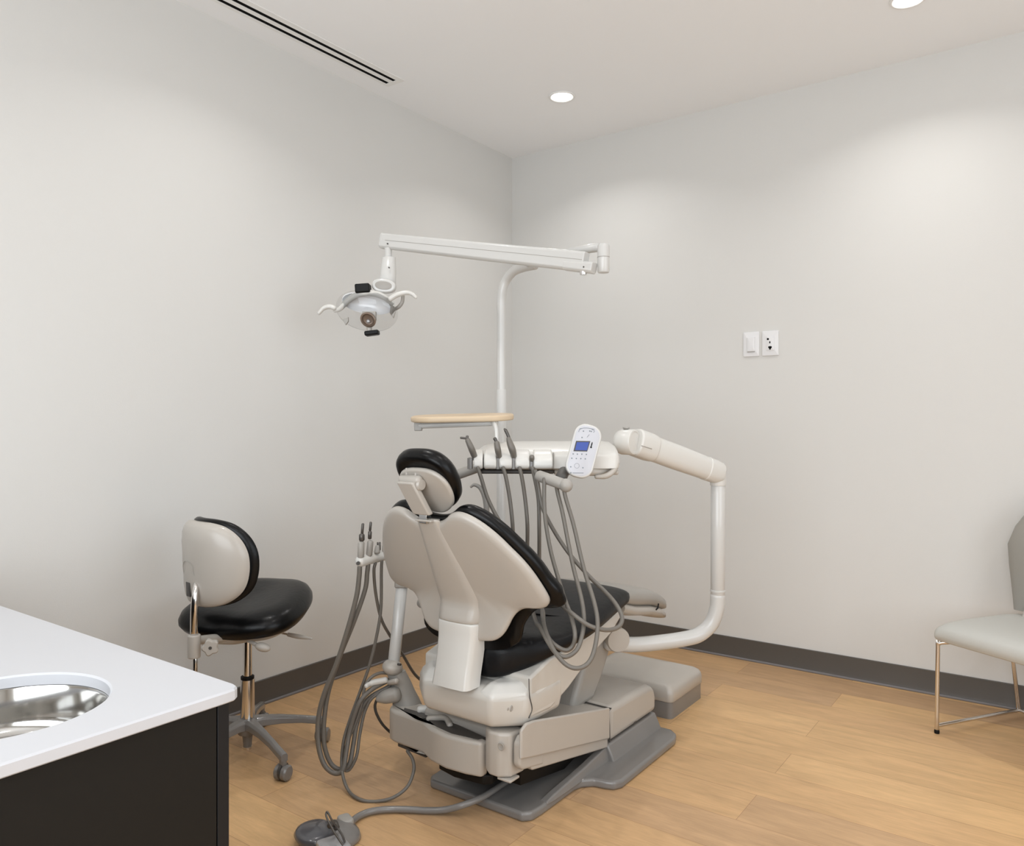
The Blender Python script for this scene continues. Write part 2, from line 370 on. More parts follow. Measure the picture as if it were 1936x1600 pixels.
def ci(r, z): return [V((sc_.x+r*math.cos(a), sc_.y+r*math.sin(a), z)) for p, a in o0]
seq = [ci(sr, CZ-TH), mk(o1, CZ-TH), mk(o0, CZ-TH+0.002), mk(o0, CZ-0.003), mk(o1, CZ), ci(sr+0.003, CZ), ci(sr, CZ-0.003), ci(sr, CZ-TH)]
tag(M().loft(seq, caps=False).build('worktop', 'counter', sharp=22), 'white quartz worktop with round sink cut-out on the dark cabinet', 'countertop')
sk = thing('sink_basin', 'round stainless steel sink basin set below the white worktop', 'sink', (sc_.x, sc_.y, CZ-TH-0.09))
zt = CZ-TH-0.0005
prof = [(sr+0.012, 0), (sr-0.002, 0), (sr-0.004, -0.004), (sr-0.006, -0.050), (sr-0.009, -0.062), (sr-0.018, -0.071), (sr-0.030, -0.074), (0.03, -0.077), (0.028, -0.085), (0.001, -0.085),
        (0.001, -0.088), (0.032, -0.088), (0.034, -0.080), (sr-0.026, -0.077), (sr-0.010, -0.070), (sr-0.004, -0.060), (sr-0.001, -0.05), (sr+0.001, -0.003), (sr+0.012, -0.002), (sr+0.012, 0)]
M().lathe(prof, (sc_.x, sc_.y, zt), n=72).build('bowl', 'steel', sk)
M().lathe([(0.001, 0.0), (0.022, 0.0), (0.024, 0.002), (0.022, 0.004), (0.001, 0.003)], (sc_.x, sc_.y, zt-0.085), n=32).build('drain', 'chrome', sk)
cb = thing('base_cabinet', 'dark black-brown base cabinet under the white worktop', 'cabinet', (0.8, -3.28, 0))
zc = CZ-TH-0.001
b_ = M(); xe = X1-0.014
b_.box(xe-0.02, xe, Y0+0.02, Y1-0.036, 0.0, zc)                # end panel
b_.box(0.004, xe-0.02, Y0+0.02, Y0+0.04, 0.0, zc).box(0.004, 0.024, Y0+0.04, Y1-0.036, 0.0, zc).box(0.024, xe-0.02, Y0+0.04, Y1-0.036, 0.08, 0.10)
b_.build('body', 'cab', cb, bevel=0.0008)
for k in range(3):
    xa = 0.006+(xe-0.006)/3*k; xb = 0.006+(xe-0.006)/3*(k+1)-(0.003 if k < 2 else 0)
    dr = M().box(xa, xb, Y1-0.034, Y1-0.014, 0.09, zc-0.004).build('door', 'cabdoor', cb, bevel=0.0012)
M().box(0.03, xe, Y1-0.075, Y1-0.037, 0, 0.088).build('toe_kick', 'black', cb)

# ------------------------------------------------------------------ dental chair
AX = 1.215
dc = thing('dental_chair', 'reclined dental chair with black leather pads and ivory back shell on grey base plate', 'dental chair', (AX, -1.5, 0))
# base plate
half = [(0.0, -1.868), (0.175, -1.868), (0.196, -1.845), (0.200, -1.80), (0.200, -1.62), (0.208, -1.59), (0.235, -1.562), (0.27, -1.555), (0.298, -1.545), (0.312, -1.515), (0.312, -1.12), (0.300, -1.080), (0.27, -1.055), (0.0, -1.055)]
out = [(AX+u, y) for u, y in half]+[(AX-u, y) for u, y in reversed(half) if u > 0]
bp = M().prism(out, XYZ, 0.0, 0.028).build('base_plate', 'grey', dc, bevel=0.009, seg=4)
for sgn in (-1, 1):
    r_ = M()
    xo = AX+sgn*0.188
    secs = [(-1.775, 0.030, 0.008), (-1.74, 0.036, 0.012), (-1.55, 0.052, 0.016), (-1.40, 0.072, 0.02)]
    r_.loft([[V((xo-sgn*0.02, y, 0.02)), V((xo+sgn*(0.006+w_), y, 0.02)), V((xo+sgn*0.012, y, z)), V((xo-sgn*0.012, y, z))] for y, z, w_ in secs])
    r_.build('side_rail', 'grey', bp, bevel=0.004)
s_ = M().loft([[V((AX-0.235, y, 0.02)), V((AX+0.235, y, 0.02)), V((AX+0.207, y, 0.078)), V((AX-0.207, y, 0.078))] for y in (-1.42, -1.06)])
s_.build('pedestal', 'grey', bp, bevel=0.006)
# front cover (box profile in y,z extruded across)
YZ = (V((AX, 0, 0)), V((0,1,0)), V((0,0,1)), V((1,0,0)))
pr = [(-1.405, 0.080), (-1.052, 0.080), (-1.050, 0.135), (-1.062, 0.170), (-1.10, 0.188), (-1.25, 0.196), (-1.405, 0.198)]
fc = M().prism(pr, YZ, -0.208, 0.208).build('front_cover', 'shell', dc, bevel=0.022, seg=5)
M().box(AX+0.2082, AX+0.2090, -1.235, -1.215, 0.090, 0.095).build('latch', 'darkgrey', fc)
M().tube([(1.03, -1.409, 0.1975), (1.395, -1.409, 0.1965), (1.418, -1.409, 0.185), (1.4225, -1.409, 0.085)], 0.0028, n=8, sm=2).build('seam', 'darkgrey', fc)
# lift arm housing sloping up to the rear
pr = [(-1.412, 0.066), (-1.855, 0.153), (-1.870, 0.170), (-1.870, 0.240), (-1.855, 0.254), (-1.83, 0.256), (-1.42, 0.197), (-1.412, 0.190)]
la = M().prism(pr, YZ, -0.200, 0.204).build('lift_arm', 'shell', dc, bevel=0.012, seg=4)
M().prism([(-1.80, 0.150), (-1.905, 0.172), (-1.922, 0.190), (-1.922, 0.250), (-1.905, 0.268), (-1.80, 0.268)], YZ, 0.182, 0.206).build('end_block', 'shell', la, bevel=0.008, seg=4)
pr = [(-1.418, 0.100), (-1.86, 0.196), (-1.925, 0.212), (-1.925, 0.292), (-1.90, 0.304), (-1.86, 0.300), (-1.418, 0.203)]
M().prism(pr, (V((AX+0.2045, 0, 0)), V((0,1,0)), V((0,0,1)), V((1,0,0))), 0, 0.010).build('side_cover', 'shell', la, bevel=0.006)
M().prism([(-1.60, 0.05), (-1.84, 0.09), (-1.84, 0.16), (-1.45, 0.08)], YZ, -0.16, 0.15).build('dark_underside', 'black', la)
# rear pivot column with its screw
cl = M().loft([[V((1.298+dx, y, z)) for dx, y in ((-0.012, -1.86), (0.0, -1.920), (0.03, -1.942), (0.062, -1.942), (0.092, -1.920), (0.098, -1.86))] for z in (0.148, 0.272)]).build('pivot_column', 'shell', dc, bevel=0.008, seg=4)
p = ony(948, 1412, -1.942)
M().lathe([(0.001, 0.0), (0.009, 0), (0.011, 0.003), (0.009, 0.004), (0.006, 0.0025), (0.001, 0.0025)], p+V((0, 0.001, 0)), (0, -1, 0), n=24).build('screw', 'greymid', cl)
# front link rising to the seat
M().loft([[V((AX+sx*0.12, y, z)) for sx, y in ((-1, y0), (1, y0), (1, y1), (-1, y1))] for y0, y1, z in ((-1.50, -1.36, 0.19), (-1.47, -1.30, 0.25), (-1.42, -1.24, 0.33), (-1.38, -1.20, 0.40))]).build('lift_link', 'greymid', dc, bevel=0.02, seg=4)
# seat frame
def oct_(hw, y0, y1, c0, c1): return [(-hw+c0, y0), (hw-c0, y0), (hw, y0+c0*0.9), (hw, y1-c1), (hw-c1, y1), (-hw+c1, y1), (-hw, y1-c1), (-hw, y0+c0*0.9)]
def ring(hw, y0, y1, c0, c1, z): return [V((AX+u, y, z)) for u, y in oct_(hw, y0, y1, c0, c1)]
sf = M().loft([ring(0.160, -1.900, -1.70, 0.06, 0.02, 0.268), ring(0.196, -1.945, -1.68, 0.072, 0.02, 0.288), ring(0.205, -1.958, -1.68, 0.078, 0.02, 0.325), ring(0.205, -1.955, -1.68, 0.078, 0.02, 0.372), ring(0.192, -1.925, -1.69, 0.070, 0.02, 0.390)])
sfo = sf.build('seat_frame', 'frame', dc, bevel=0.012, seg=4)
sk_ = M().loft([[V((AX+sx*hw, y, z)) for sx, z in ((-1, z0), (1, z0), (1, z1), (-1, z1))] for y, hw, z0, z1 in ((-1.865, 0.203, 0.305, 0.42), (-1.76, 0.203, 0.30, 0.45), (-1.66, 0.202, 0.33, 0.455), (-1.50, 0.200, 0.40, 0.47), (-1.38, 0.197, 0.435, 0.49), (-1.27, 0.18, 0.47, 0.50))])
sk_.build('side_skirt', 'frame', sfo, bevel=0.008)
M().tube([onx(1000, 1284, AX+0.206), onx(1001, 1315, AX+0.2065), onx(1006, 1340, AX+0.206), onx(1000, 1358, AX+0.203)], 0.0014, n=6, sm=5).build('seam', 'darkgrey', sfo)
p = onx(966, 1340, AX+0.203); p2 = onx(960, 1341, AX+0.203)
M().lathe([(0.001, 0.0), (0.0065, 0), (0.0085, 0.001), (0.0065, 0.003), (0.001, 0.002)], p, (1, 0, 0), n=20).build('screw', 'greymid', sfo)
M().lathe([(0.001, 0.0), (0.0035, 0), (0.0045, 0.001), (0.0035, 0.002), (0.001, 0.002)], p2, (1, 0, 0), n=16).build('screw', 'greymid', sfo)
for sgn in (-1, 1):
    q_ = [(0.074, -1.82), (0.074, -1.948), (0.128, -1.954), (0.200, -1.884), (0.2045, -1.83), (0.203, -1.74), (0.12, -1.72)]
    t_ = [(0.094, -1.84), (0.100, -1.918), (0.128, -1.922), (0.172, -1.874), (0.178, -1.83), (0.178, -1.76), (0.12, -1.74)]
    M().loft([[V((AX+sgn*u, y, z)) for u, y in pp] for pp, z in ((q_, 0.350), (q_, 0.376), (t_, 0.404))]).build('shoulder', 'white', sfo, bevel=0.009, seg=4)  # same plastic as the frame, painted lighter as if lit from above
# seat cushion: rows along y
def cush_rows(rows, n=28):
    R = []
    for y, hw, zt, zb, yo in rows:
        ring_ = []
        for k in range(n):
            a = 2*math.pi*k/n; c_, s_ = math.cos(a), math.sin(a)
            u = hw*math.copysign(abs(c_)**0.5, c_); h = (zt-zb)/2; zz = (zt+zb)/2+h*math.copysign(abs(s_)**0.55, s_)
            ring_.append(V((AX+u, y+yo*s_, zz)))
        R.append(ring_)
    return R
rows = [(-1.905, 0.06, 0.465, 0.425, 0), (-1.898, 0.095, 0.490, 0.408, 0), (-1.88, 0.130, 0.510, 0.400, 0), (-1.83, 0.175, 0.520, 0.412, 0), (-1.76, 0.222, 0.520, 0.445, 0), (-1.69, 0.243, 0.522, 0.462, 0),
        (-1.60, 0.250, 0.535, 0.472, 0), (-1.50, 0.242, 0.555, 0.480, 0), (-1.40, 0.228, 0.568, 0.490, 0), (-1.31, 0.212, 0.574, 0.495, 0), (-1.265, 0.205, 0.570, 0.503, 0), (-1.245, 0.196, 0.56, 0.512, 0), (-1.236, 0.17, 0.545, 0.525, 0)]
R_ = cr([(r[0], r[1], r[2], r[3]) for r in rows], 3)
sc3 = M().loft(cush_rows([(r[0], r[1], r[2], r[3], 0) for r in R_])).build('seat_cushion', 'leather_seat', dc, sharp=70)
pi_ = M()
for sgn in (-1, 1):
    pi_.tube([(AX+sgn*(r[1]*0.955), r[0], r[3]+0.30*(r[2]-r[3])) for r in rows[2:-2]], 0.0028, n=8, sm=4)
pi_.build('piping', 'leather', sc3)
se = M()
se.tube([(AX-0.18, -1.60, 0.531), (AX-0.05, -1.63, 0.5325), (AX+0.09, -1.62, 0.5325), (AX+0.19, -1.58, 0.530)], 0.0022, n=6)
se.tube([(AX+0.12, -1.86, 0.521), (AX+0.135, -1.72, 0.516), (AX+0.15, -1.6, 0.531), (AX+0.15, -1.45, 0.557)], 0.0022, n=6)
se.build('seam', 'leather', sc3)
# toe cover beyond the cushion
rows = [(-1.25, 0.188, 0.556, 0.505), (-1.15, 0.187, 0.548, 0.475), (-1.02, 0.184, 0.523, 0.450), (-0.93, 0.180, 0.488, 0.425), (-0.885, 0.172, 0.455, 0.410), (-0.872, 0.15, 0.435, 0.417)]
tc_ = M().loft(cush_rows([(*r, 0) for r in cr(rows, 4)])).build('toe_cover', 'greymid', dc, sharp=70)
M().loft(cush_rows([(y, hw-0.006, zb+0.014, zb-0.036, 0) for y, hw, zt, zb in rows[:4]]+[(-0.885, 0.170, 0.412, 0.376, 0), (-0.876, 0.16, 0.400, 0.388, 0)])).build('toe_tray', 'shell', tc_, sharp=70)
cl2 = M(); q = onx(1244, 1148, AX+0.186); cl2.tube([q+V((0.002, 0.0, 0.012)), q+V((0.004, -0.01, 0.0)), q+V((0.002, -0.02, -0.006))], 0.003, n=8); cl2.build('strap', 'black', tc_)

# backrest ------------------------------------------------
def by(z):   # centre surface of the reclined back
    if z > 0.622: return -1.896-0.577*(z-0.622)
    return -1.896-0.05*(0.622-z)
half = [(0, .872), (.04, .877), (.066, .889), (.090, .903), (.118, .908), (.150, .900), (.186, .878), (.218, .848), (.246, .812), (.269, .78), (.286, .747), (.298, .713), (.306, .683), (.306, .664), (.294, .648), (.272, .641), (.235, .637), (.203, .624), (.181, .600), (.167, .574), (.151, .550), (.125, .532), (.09, .525), (.045, .523), (0, .523)]
outl = cr(mirror_outline([(u*0.975, v-0.010) for u, v in half]), 3, True)
def shell_surface(outline, yoff, prof, bul, c):
    m_ = M(); n = len(outline); R = []
    for kind, q, h in prof:
        rg = []
        for u, z in outline:
            dx, dz = u-c[0], z-c[1]; L = math.hypot(dx, dz); k = (1-min(q/L, .97)) if kind == 'd' else q
            x, zz = c[0]+dx*k, c[1]+dz*k
            y = by(zz)+yoff-bul*(1-min(1, (x/0.32)**2))+0.0
            nrm = V((0, -1, -0.5)).normalized()
            rg.append(V((AX+x, y, zz))-nrm*h)
        R.append(rg)
    return m_.loft(R)
# h grows towards the patient side; rings from camera-side centre to patient-side centre
shp = [('t', .02, 0), ('t', .25, 0), ('t', .5, 0), ('t', .75, 0), ('d', .020, .000), ('d', .010, .002), ('d', .004, .006), ('d', .0, .012), ('d', 0, .020), ('d', .004, .024), ('t', .6, .024), ('t', .02, .024)]
bs = shell_surface(outl, -0.008, shp, 0.030, (0, .74)).build('back_shell', 'shell', dc, sharp=60)
ch = []
for u, z in half:
    L = math.hypot(u, z-.74) or 1; g = 0.004 if z > 0.69 else (0.014 if z > .66 else 0.027)
    if z < .56: g = 0.043
    ch.append((u+u/L*g, z+(z-.74)/L*g))
ch = [(c_[0] if i not in (0, len(ch)-1) else 0, c_[1]) for i, c_ in enumerate(ch)]
coutl = cr(mirror_outline(ch), 3, True)
cup = [('t', .02, 0), ('t', .5, 0), ('d', .03, .0), ('d', .006, .003), ('d', .0, .014), ('d', .0, .026), ('d', .006, .038), ('d', .020, .048), ('d', .045, .053), ('t', .6, .060), ('t', .3, .050), ('t', .02, .049)]
shell_surface(coutl, 0.024, cup, 0.030, (0, .74)).build('back_cushion', 'leather', dc, sharp=70)
# raised spine on the back shell
def spine_rows(rows):
    R = []
    for z, hw, d, y_ in rows:
        yb = by(z)-0.030 if y_ is None else y_
        R.append([V((AX+u*hw, yb-d*k, z)) for u, k in ((-1, -0.3), (-0.93, 0.35), (-0.8, 0.85), (-0.55, 1), (-0.2, 1.08), (0.2, 1.08), (0.55, 1), (0.8, 0.85), (0.93, 0.35), (1, -0.3))]+[V((AX+hw*0.6, yb+0.012, z)), V((AX-hw*0.6, yb+0.012, z))])
    return R
rows = [(.880, .034, .006, None), (.876, .040, .010, None), (.86, .043, .012, None), (.80, .053, .014, None), (.74, .064, .016, None), (.68, .073, .019, None), (.63, .078, .024, None), (.595, .078, .030, None), (.572, .076, .034, None), (.566, .070, .028, None)]
rr = [(a, b, c_, None) for a, b, c_ in cr([(r[0], r[1], r[2]) for r in rows], 3)]
M().loft(spine_rows(rr)).build('spine_cover', 'shell', bs, sharp=50)
# lower bracket from the seat frame to the spine
rows = [(.568, .064, .020, -1.935), (.562, .070, .026, -1.937), (.52, .069, .026, -1.938), (.46, .067, .026, -1.948), (.42, .067, .026, -1.958), (.386, .069, .026, -1.966)]
rr = cr(rows, 4)
M().loft([[V((AX+u*r[1], r[3]-0.024*k, r[0])) for u, k in ((-1, -1.6), (-1, 0.2), (-0.93, 0.75), (-0.8, 1), (0, 1.12), (0.8, 1), (0.93, 0.75), (1, 0.2), (1, -1.6))] for r in rr]).build('back_bracket', 'white', dc, sharp=45)  # same plastic as the spine, painted lighter because it faces more light

# headrest ------------------------------------------------
ez = V((0, -0.8, -0.6)); hv = V((0, -0.6, 0.8)); HF = (V((AX+0.004, -2.083, 0.992)), V((1, 0, 0)), hv, ez)
egg = [(0, .104), (.04, .101), (.075, .087), (.099, .060), (.109, .025), (.106, -.02), (.091, -.06), (.062, -.092), (.028, -.112), (0, -.116)]
eo = cr(mirror_outline([(u*0.915, v*0.93-0.007) for u, v in egg]), 4, True)
hc = M().pad(eo, HF, [('t', .02, -.034), ('t', .5, -.038), ('d', .03, -.040), ('d', .010, -.034), ('d', .001, -.022), ('d', .0, -.010), ('d', .003, .002), ('d', .009, .008), ('d', .022, .009), ('t', .02, .006)], c=(0, 0)).build('headrest_cushion', 'leather', dc, sharp=70)
ep = [(u*0.88, v*0.78-0.021) for u, v in eo]
M().pad(ep, HF, rnd_prof(0.006, 0.022, 0.008, 4), c=(0, 0)).build('headrest_plate', 'shell', hc, sharp=60)
# adjusting bracket: knuckle + slide bar + post into the back
hb = M()
pA = onx(785, 912, AX-0.0)  # top knuckle
def quadbar(m_, a, b, wa, wb, ta, tb, nrm):
    d = (b-a).normalized(); x = V((1, 0, 0)); n_ = nrm
    m_.loft([[a-x*wa-n_*ta, a+x*wa-n_*ta, a+x*wa+n_*ta, a-x*wa+n_*ta], [b-x*wb-n_*tb, b+x*wb-n_*tb, b+x*wb+n_*tb, b-x*wb+n_*tb]])
a = V((AX-0.020, -2.138, 0.986)); b = V((AX-0.003, -2.088, 0.893))
quadbar(hb, a, b, 0.030, 0.031, 0.011, 0.010, V((0, -0.95, -0.2)))
hbo = hb.build('headrest_bracket', 'shell', dc, bevel=0.005)
kk = M(); kk.tube([(AX-0.048, -2.124, 0.990), (AX+0.014, -2.124, 0.990)], 0.0135, n=20, sm=1); kk.build('knuckle', 'shell', hbo)
kk = M(); kk.lathe([(0.001, 0), (0.016, 0), (0.017, 0.004), (0.014, 0.010), (0.001, 0.011)], (AX+0.012, -2.120, 0.978), (1, 0, 0), n=24); kk.build('lock_knob', 'shell', hbo)
for xh in (-0.034, 0.0): M().box(AX+xh-0.004, AX+xh+0.002, -2.124, -2.080, 0.985, 1.022).build('hinge', 'shell', hbo, bevel=0.002)
kk = M(); kk.box(AX-0.016, AX+0.012, -2.092, -2.072, 0.868, 0.905); kk.build('post', 'steel', hbo, bevel=0.001)
M().box(AX-0.030, AX+0.030, -2.094, -2.055, 0.873, 0.879).build('post_collar', 'shell', hbo, bevel=0.002)

# armrest on the far side
ar = onx(795, 1139, 0.85)
arm = M().tube([(0.852, ar.y, ar.z-0.004), (0.850, ar.y+0.06, ar.z+0.004), (0.848, ar.y+0.34, ar.z+0.012)], [0.017, 0.026, 0.026], n=18, flat=UP)
armo = arm.build('armrest', 'greymid', dc)
M().tube([(0.86, ar.y+0.24, ar.z), (0.90, ar.y+0.24, 0.42), (1.02, ar.y+0.24, 0.39)], 0.014, n=12).build('support', 'shell', armo)

# delivery pivot hub under the seat front
HUB = V((1.372, -1.245, 0.378))
# ------------------------------------------------------------------ utility cover on the floor
ub = thing('utility_box', 'low grey utility box with a rounded lid on the floor beyond the chair base', 'utility box', (1.21, -0.76, 0))
ob = rrect(0.420, 0.312, 0.022, 6, 1.212, -0.757)
lid = M().pad(ob, XYZ, [('t', .02, .064), ('d', 0.002, .064), ('d', 0, .066), ('d', 0, .094), ('d', .003, .106), ('d', .011, .117), ('d', .030, .126), ('t', .6, .141), ('t', .3, .146), ('t', .02, .147)])
lid.build('lid', 'shell', ub, sharp=70)
M().pad([(x, y) for x, y in ob], XYZ, [('t', .02, .0), ('d', .004, 0), ('d', .004, .063), ('t', .02, .063)]).build('base', 'grey', ub, sharp=50)
M().box(1.396, 1.409, -0.602, -0.6005, 0.071, 0.077).build('latch', 'darkgrey', ub)

# ------------------------------------------------------------------ delivery unit: lower arm, post, upper arm, console
du = thing('delivery_unit', 'white instrument console on a jointed arm with curved post reaching from under the chair', 'dental delivery unit', (1.60, -0.97, 0.38))
ZP = 2.80
pts = [at(1150, 1216, 2.70), at(1200, 1219, 2.74), at(1255, 1214, 2.77), at(1295, 1208, 2.785), at(1322, 1200, 2.795), at(1344, 1180, 2.80), at(1355, 1152, ZP), at(1357, 1125, ZP)]
lo = M().tube(pts, 0.0268, n=24, sm=6).build('lower_arm', 'arm', du)
hm = M(); hc_ = at(1168, 1210, 2.69); hd = (TOCAM+RXV*0.28).normalized()
hm.lathe([(0.001, -0.055), (0.040, -0.055), (0.043, -0.045), (0.043, 0.004), (0.040, 0.010), (0.001, 0.012)], hc_, hd, n=36); hm.build('pivot_hub', 'shell', lo)
po = M().tube([at(1357, 1125, ZP), at(1357.5, 900, ZP)], 0.0258, n=24, sm=1).build('post', 'arm', du)
M().lathe([(0.0258, -0.004), (0.0272, -0.003), (0.0272, 0.003), (0.0258, 0.004)], at(1357, 1117, ZP), UP, n=28).build('collar', 'arm', po)
A0 = at(1200, 836, 2.60); A1 = at(1352, 892, 2.79)
ua = M(); d = (A1-A0).normalized(); nb = UP-d*d.z; nb.normalize(); sdv = d.cross(nb)
def orr(c, a_, b_, n=24, p=2.6):
    return [c+nb*(a_*math.copysign(abs(math.cos(t))**(2/p), math.cos(t)))+sdv*(b_*math.copysign(abs(math.sin(t))**(2/p), math.sin(t))) for t in [2*math.pi*k/n for k in range(n)]]
ua.loft([orr(A0+d*0.02, 0.043, 0.036), orr(A0.lerp(A1, 0.5), 0.044, 0.036), orr(A1-d*0.05, 0.0415, 0.034)])
uo = ua.build('upper_arm', 'white', du, bevel=0.003)
g = M(); g.loft([orr(A0+d*0.0, 0.048, 0.041), orr(A0+d*0.06, 0.049, 0.042), orr(A0+d*0.085, 0.046, 0.039)]); g.build('arm_cover', 'white', uo, bevel=0.006)
kn = at(1184, 836, 2.59)
g = M(); g.lathe([(0.001, -0.036), (0.028, -0.035), (0.038, -0.028), (0.043, -0.014), (0.043, 0.030), (0.041, 0.033), (0.036, 0.034), (0.0345, 0.032), (0.001, 0.033)], kn, (TOCAM*0.62+RXV*0.78).normalized(), n=36); g.build('knuckle', 'white', uo)
g = M(); g.lathe([(0.001, 0.050), (0.012, 0.050), (0.012, 0.046), (0.001, 0.040)], kn, UP, n=20); g.build('tension_cap', 'greymid', uo)
g = M(); g.loft([orr(A1-d*0.055, 0.043, 0.036), orr(A1+d*0.0, 0.042, 0.035), orr(A1+d*0.026, 0.036, 0.032)]); g.build('elbow_cap', 'white', uo, bevel=0.006)
g = M(); e = at(1357.5, 900, ZP); g.lathe([(0.0275, -0.035), (0.0285, -0.03), (0.0285, 0.035), (0.020, 0.048), (0.001, 0.050)], e, UP, n=28); g.build('elbow', 'white', uo)
M().tube([at(1232, 849, 2.55), at(1213, 843, 2.53)], 0.002, sm=1, n=6).build('seam', 'greymid', uo)

# console body
ZF = 2.42
SEC = [(0.0, 0.0), (0.0, 0.034), (0.008, 0.046), (0.03, 0.058), (0.09, 0.074), (0.17, 0.082), (0.225, 0.080), (0.25, 0.066), (0.258, 0.04), (0.25, 0.0), (0.23, -0.006), (0.02, -0.006)]
zb = CAM.z-(886-CYP)/F*ZF
O = at(CXP, CYP, ZF)
FWD = -TOCAM
def cons(px): return O+RXV*((px-CXP)/F*ZF)
ctr = V((0.13, 0.03))
secs = []
for px, sc_y, sc_z in ((899, 0.50, 0.45), (903, 0.70, 0.62), (912, 0.88, 0.78), (930, 0.97, 0.90), (960, 1, 0.98), (990, 1, 1), (1050, 1, 1), (1110, 1, 1), (1150, 1, 1), (1163, 0.97, 0.96), (1171, 0.9, 0.85), (1174, 0.72, 0.6)):
    b_ = cons(px)
    secs.append([V((b_.x, b_.y, 0))+FWD*(ctr.x+(a-ctr.x)*sc_y)+UP*(zb+(ctr.y-0.012)+(h-ctr.y+0.012)*sc_z) for a, h in SEC])
co = M().loft(secs).build('console', 'white', du, sharp=50)
co['label'] = 'white rounded console body'
# dark strip painting the shadow under the console, and side tray
def cbox(m_, p0, p1, f0, f1, z0, z1):
    a = cons(p0); L = (p1-p0)/F*ZF; m_.box(0, L, f0, f1, z0, z1, (V((a.x, a.y, 0)), RXV, FWD, UP)); return m_
cbox(M(), 905, 1048, 0.015, 0.20, zb-0.018, zb-0.005).build('dark_underside', 'darkgrey', du, bevel=0.004)
cbox(M(), 1048, 1172, 0.02, 0.22, zb-0.022, zb-0.005).build('side_tray', 'shell', du, bevel=0.006)
cbox(M(), 1046, 1047.4, -0.0015, 0.03, zb, zb+0.050).build('seam', 'greymid', co)
gr = M(); gr.tube([at(1126, 902, 2.42), at(1146, 900, 2.42), at(1160, 890, 2.43), at(1167, 876, 2.45)], [0.006, 0.009, 0.009, 0.008], n=14)
gr.build('grab_handle', 'shell', du)
gr = M(); gr.tube([at(1110, 893, 2.42), at(1135, 891, 2.44), at(1155, 884, 2.46)], [0.012, 0.014, 0.010], n=14); gr.build('handle_mount', 'shell', du)
for (p0, p1) in ((896, 913.5), (915.5, 939), (944, 968), (974, 1001), (1008, 1044)):
    m_ = M(); a = cons(p0); L = (p1-p0)/F*ZF; zb2 = zb+0.000
    prof = [(0.03, 0.0), (-0.030, 0.0), (-0.038, 0.008), (-0.038, 0.026), (-0.028, 0.040), (-0.006, 0.052), (0.03, 0.060)]
    fr = (V((a.x, a.y, zb2)), FWD, UP, RXV)
    m_.prism(prof, fr, 0, L); m_.build('instrument_holder', 'white', co, bevel=0.0055, seg=4)
for pc in (889.5, 941.5, 971, 1004.5):
    m_ = M(); a = cons(pc)
    m_.lathe([(0.001, -0.002), (0.0088, 0.0), (0.0088, 0.034), (0.001, 0.036)], V((a.x, a.y, zb))-FWD*0.024, UP, n=16); m_.build('holder_clip', 'grey', co)  # clips made grey and wide to paint shade into the holder gaps
# second hose bar below the console on the right
b0_ = at(1019, 900, 2.34); b1_ = at(1070, 918, 2.28)
hb2 = M().tube([b0_, b1_], 0.0172, n=20, sm=1).build('hose_bar', 'greymid', du)
M().ball(b1_, 0.0205, n=20).build('end_cap', 'greymid', hb2)
M().tube([at(1060, 905, 2.33), at(1066, 893, 2.40)], 0.018, n=14, sm=1).build('bar_mount', 'darkgrey', hb2)
# brake handle reaching left behind the headrest
M().tube([at(912, 884, 2.50), at(899, 886, 2.52), at(870, 896, 2.54), at(838, 906, 2.56)], [0.013, 0.016, 0.0165, 0.0165], n=16).build('positioning_handle', 'greymid', du)
# keypad
K0 = at(1090, 902, 2.33); K1 = at(1117, 803, 2.36); ey = (K1-K0).normalized(); ex = (RXV-ey*RXV.dot(ey)).normalized(); ezk = ex.cross(ey)
kc = (K0+K1)/2; KF = (kc, ex, ey, ezk); kh = (K1-K0).length
kpo = M().pad(rrect(0.086, kh, 0.036, 8), KF, rnd_prof(-0.022, 0.0, 0.006, 4)).build('keypad', 'arm', du)
M().pad(rrect(0.074, kh-0.012, 0.031, 8), KF, rnd_prof(-0.001, 0.0012, 0.0005, 2)).build('keypad_face', 'key', kpo)
def kxy(px, py):
    d = ray(px, py); t = ezk.dot(kc-CAM)/ezk.dot(d); q = CAM+d*t-kc; return q.dot(ex), q.dot(ey)
def kquad(pts): return [kxy(*p) for p in pts]
M().prism(kquad([(1084, 853.5), (1110, 854), (1116, 834.5), (1089, 834)]), KF, 0.001, 0.0022).build('screen_frame', 'darkgrey', kpo)
M().prism(kquad([(1087, 851.5), (1109.5, 852), (1113.5, 836.5), (1090.5, 836.5)]), KF, 0.0022, 0.0026).build('screen', 'screen', kpo)
m_ = M()
x, y = kxy(1118.6, 841); m_.pad(sup(0.0018, 0.0085, 2, 16, x, y), KF, rnd_prof(0.001, 0.002, 0.0003, 1)); x, y = kxy(1117.4, 846); m_.pad(sup(0.0028, 0.003, 2, 16, x, y), KF, rnd_prof(0.001, 0.0023, 0.0003, 1))
m_.build('indicator', 'black', kpo)
m_ = M()
for (px, py) in [(1083.5, 858.5), (1091.5, 859), (1100, 859), (1108.5, 859.5), (1081, 866.7), (1089.5, 867.3), (1098, 867.6), (1106.5, 868), (1079, 883), (1102, 884.8), (1100.3, 827.5), (1103, 815.5), (1115, 815.5), (1118, 816), (1079, 894.5)]:
    x, y = kxy(px, py); M().pad(sup(0.0021, 0.0021, 2, 12, x, y), KF, rnd_prof(0.001, 0.0018, 0.0002, 1)).build('key', 'ink', kpo)
for a, b in (((1110, 827), (1114, 822)),):
    xa, ya = kxy(*a); xb, yb = kxy(*b); m_.tube([kc+ex*xa+ey*ya+ezk*0.0014, kc+ex*xb+ey*yb+ezk*0.0014], 0.0007, sm=1, n=6)
m_.build('key_legend', 'ink', kpo)
m_ = M()
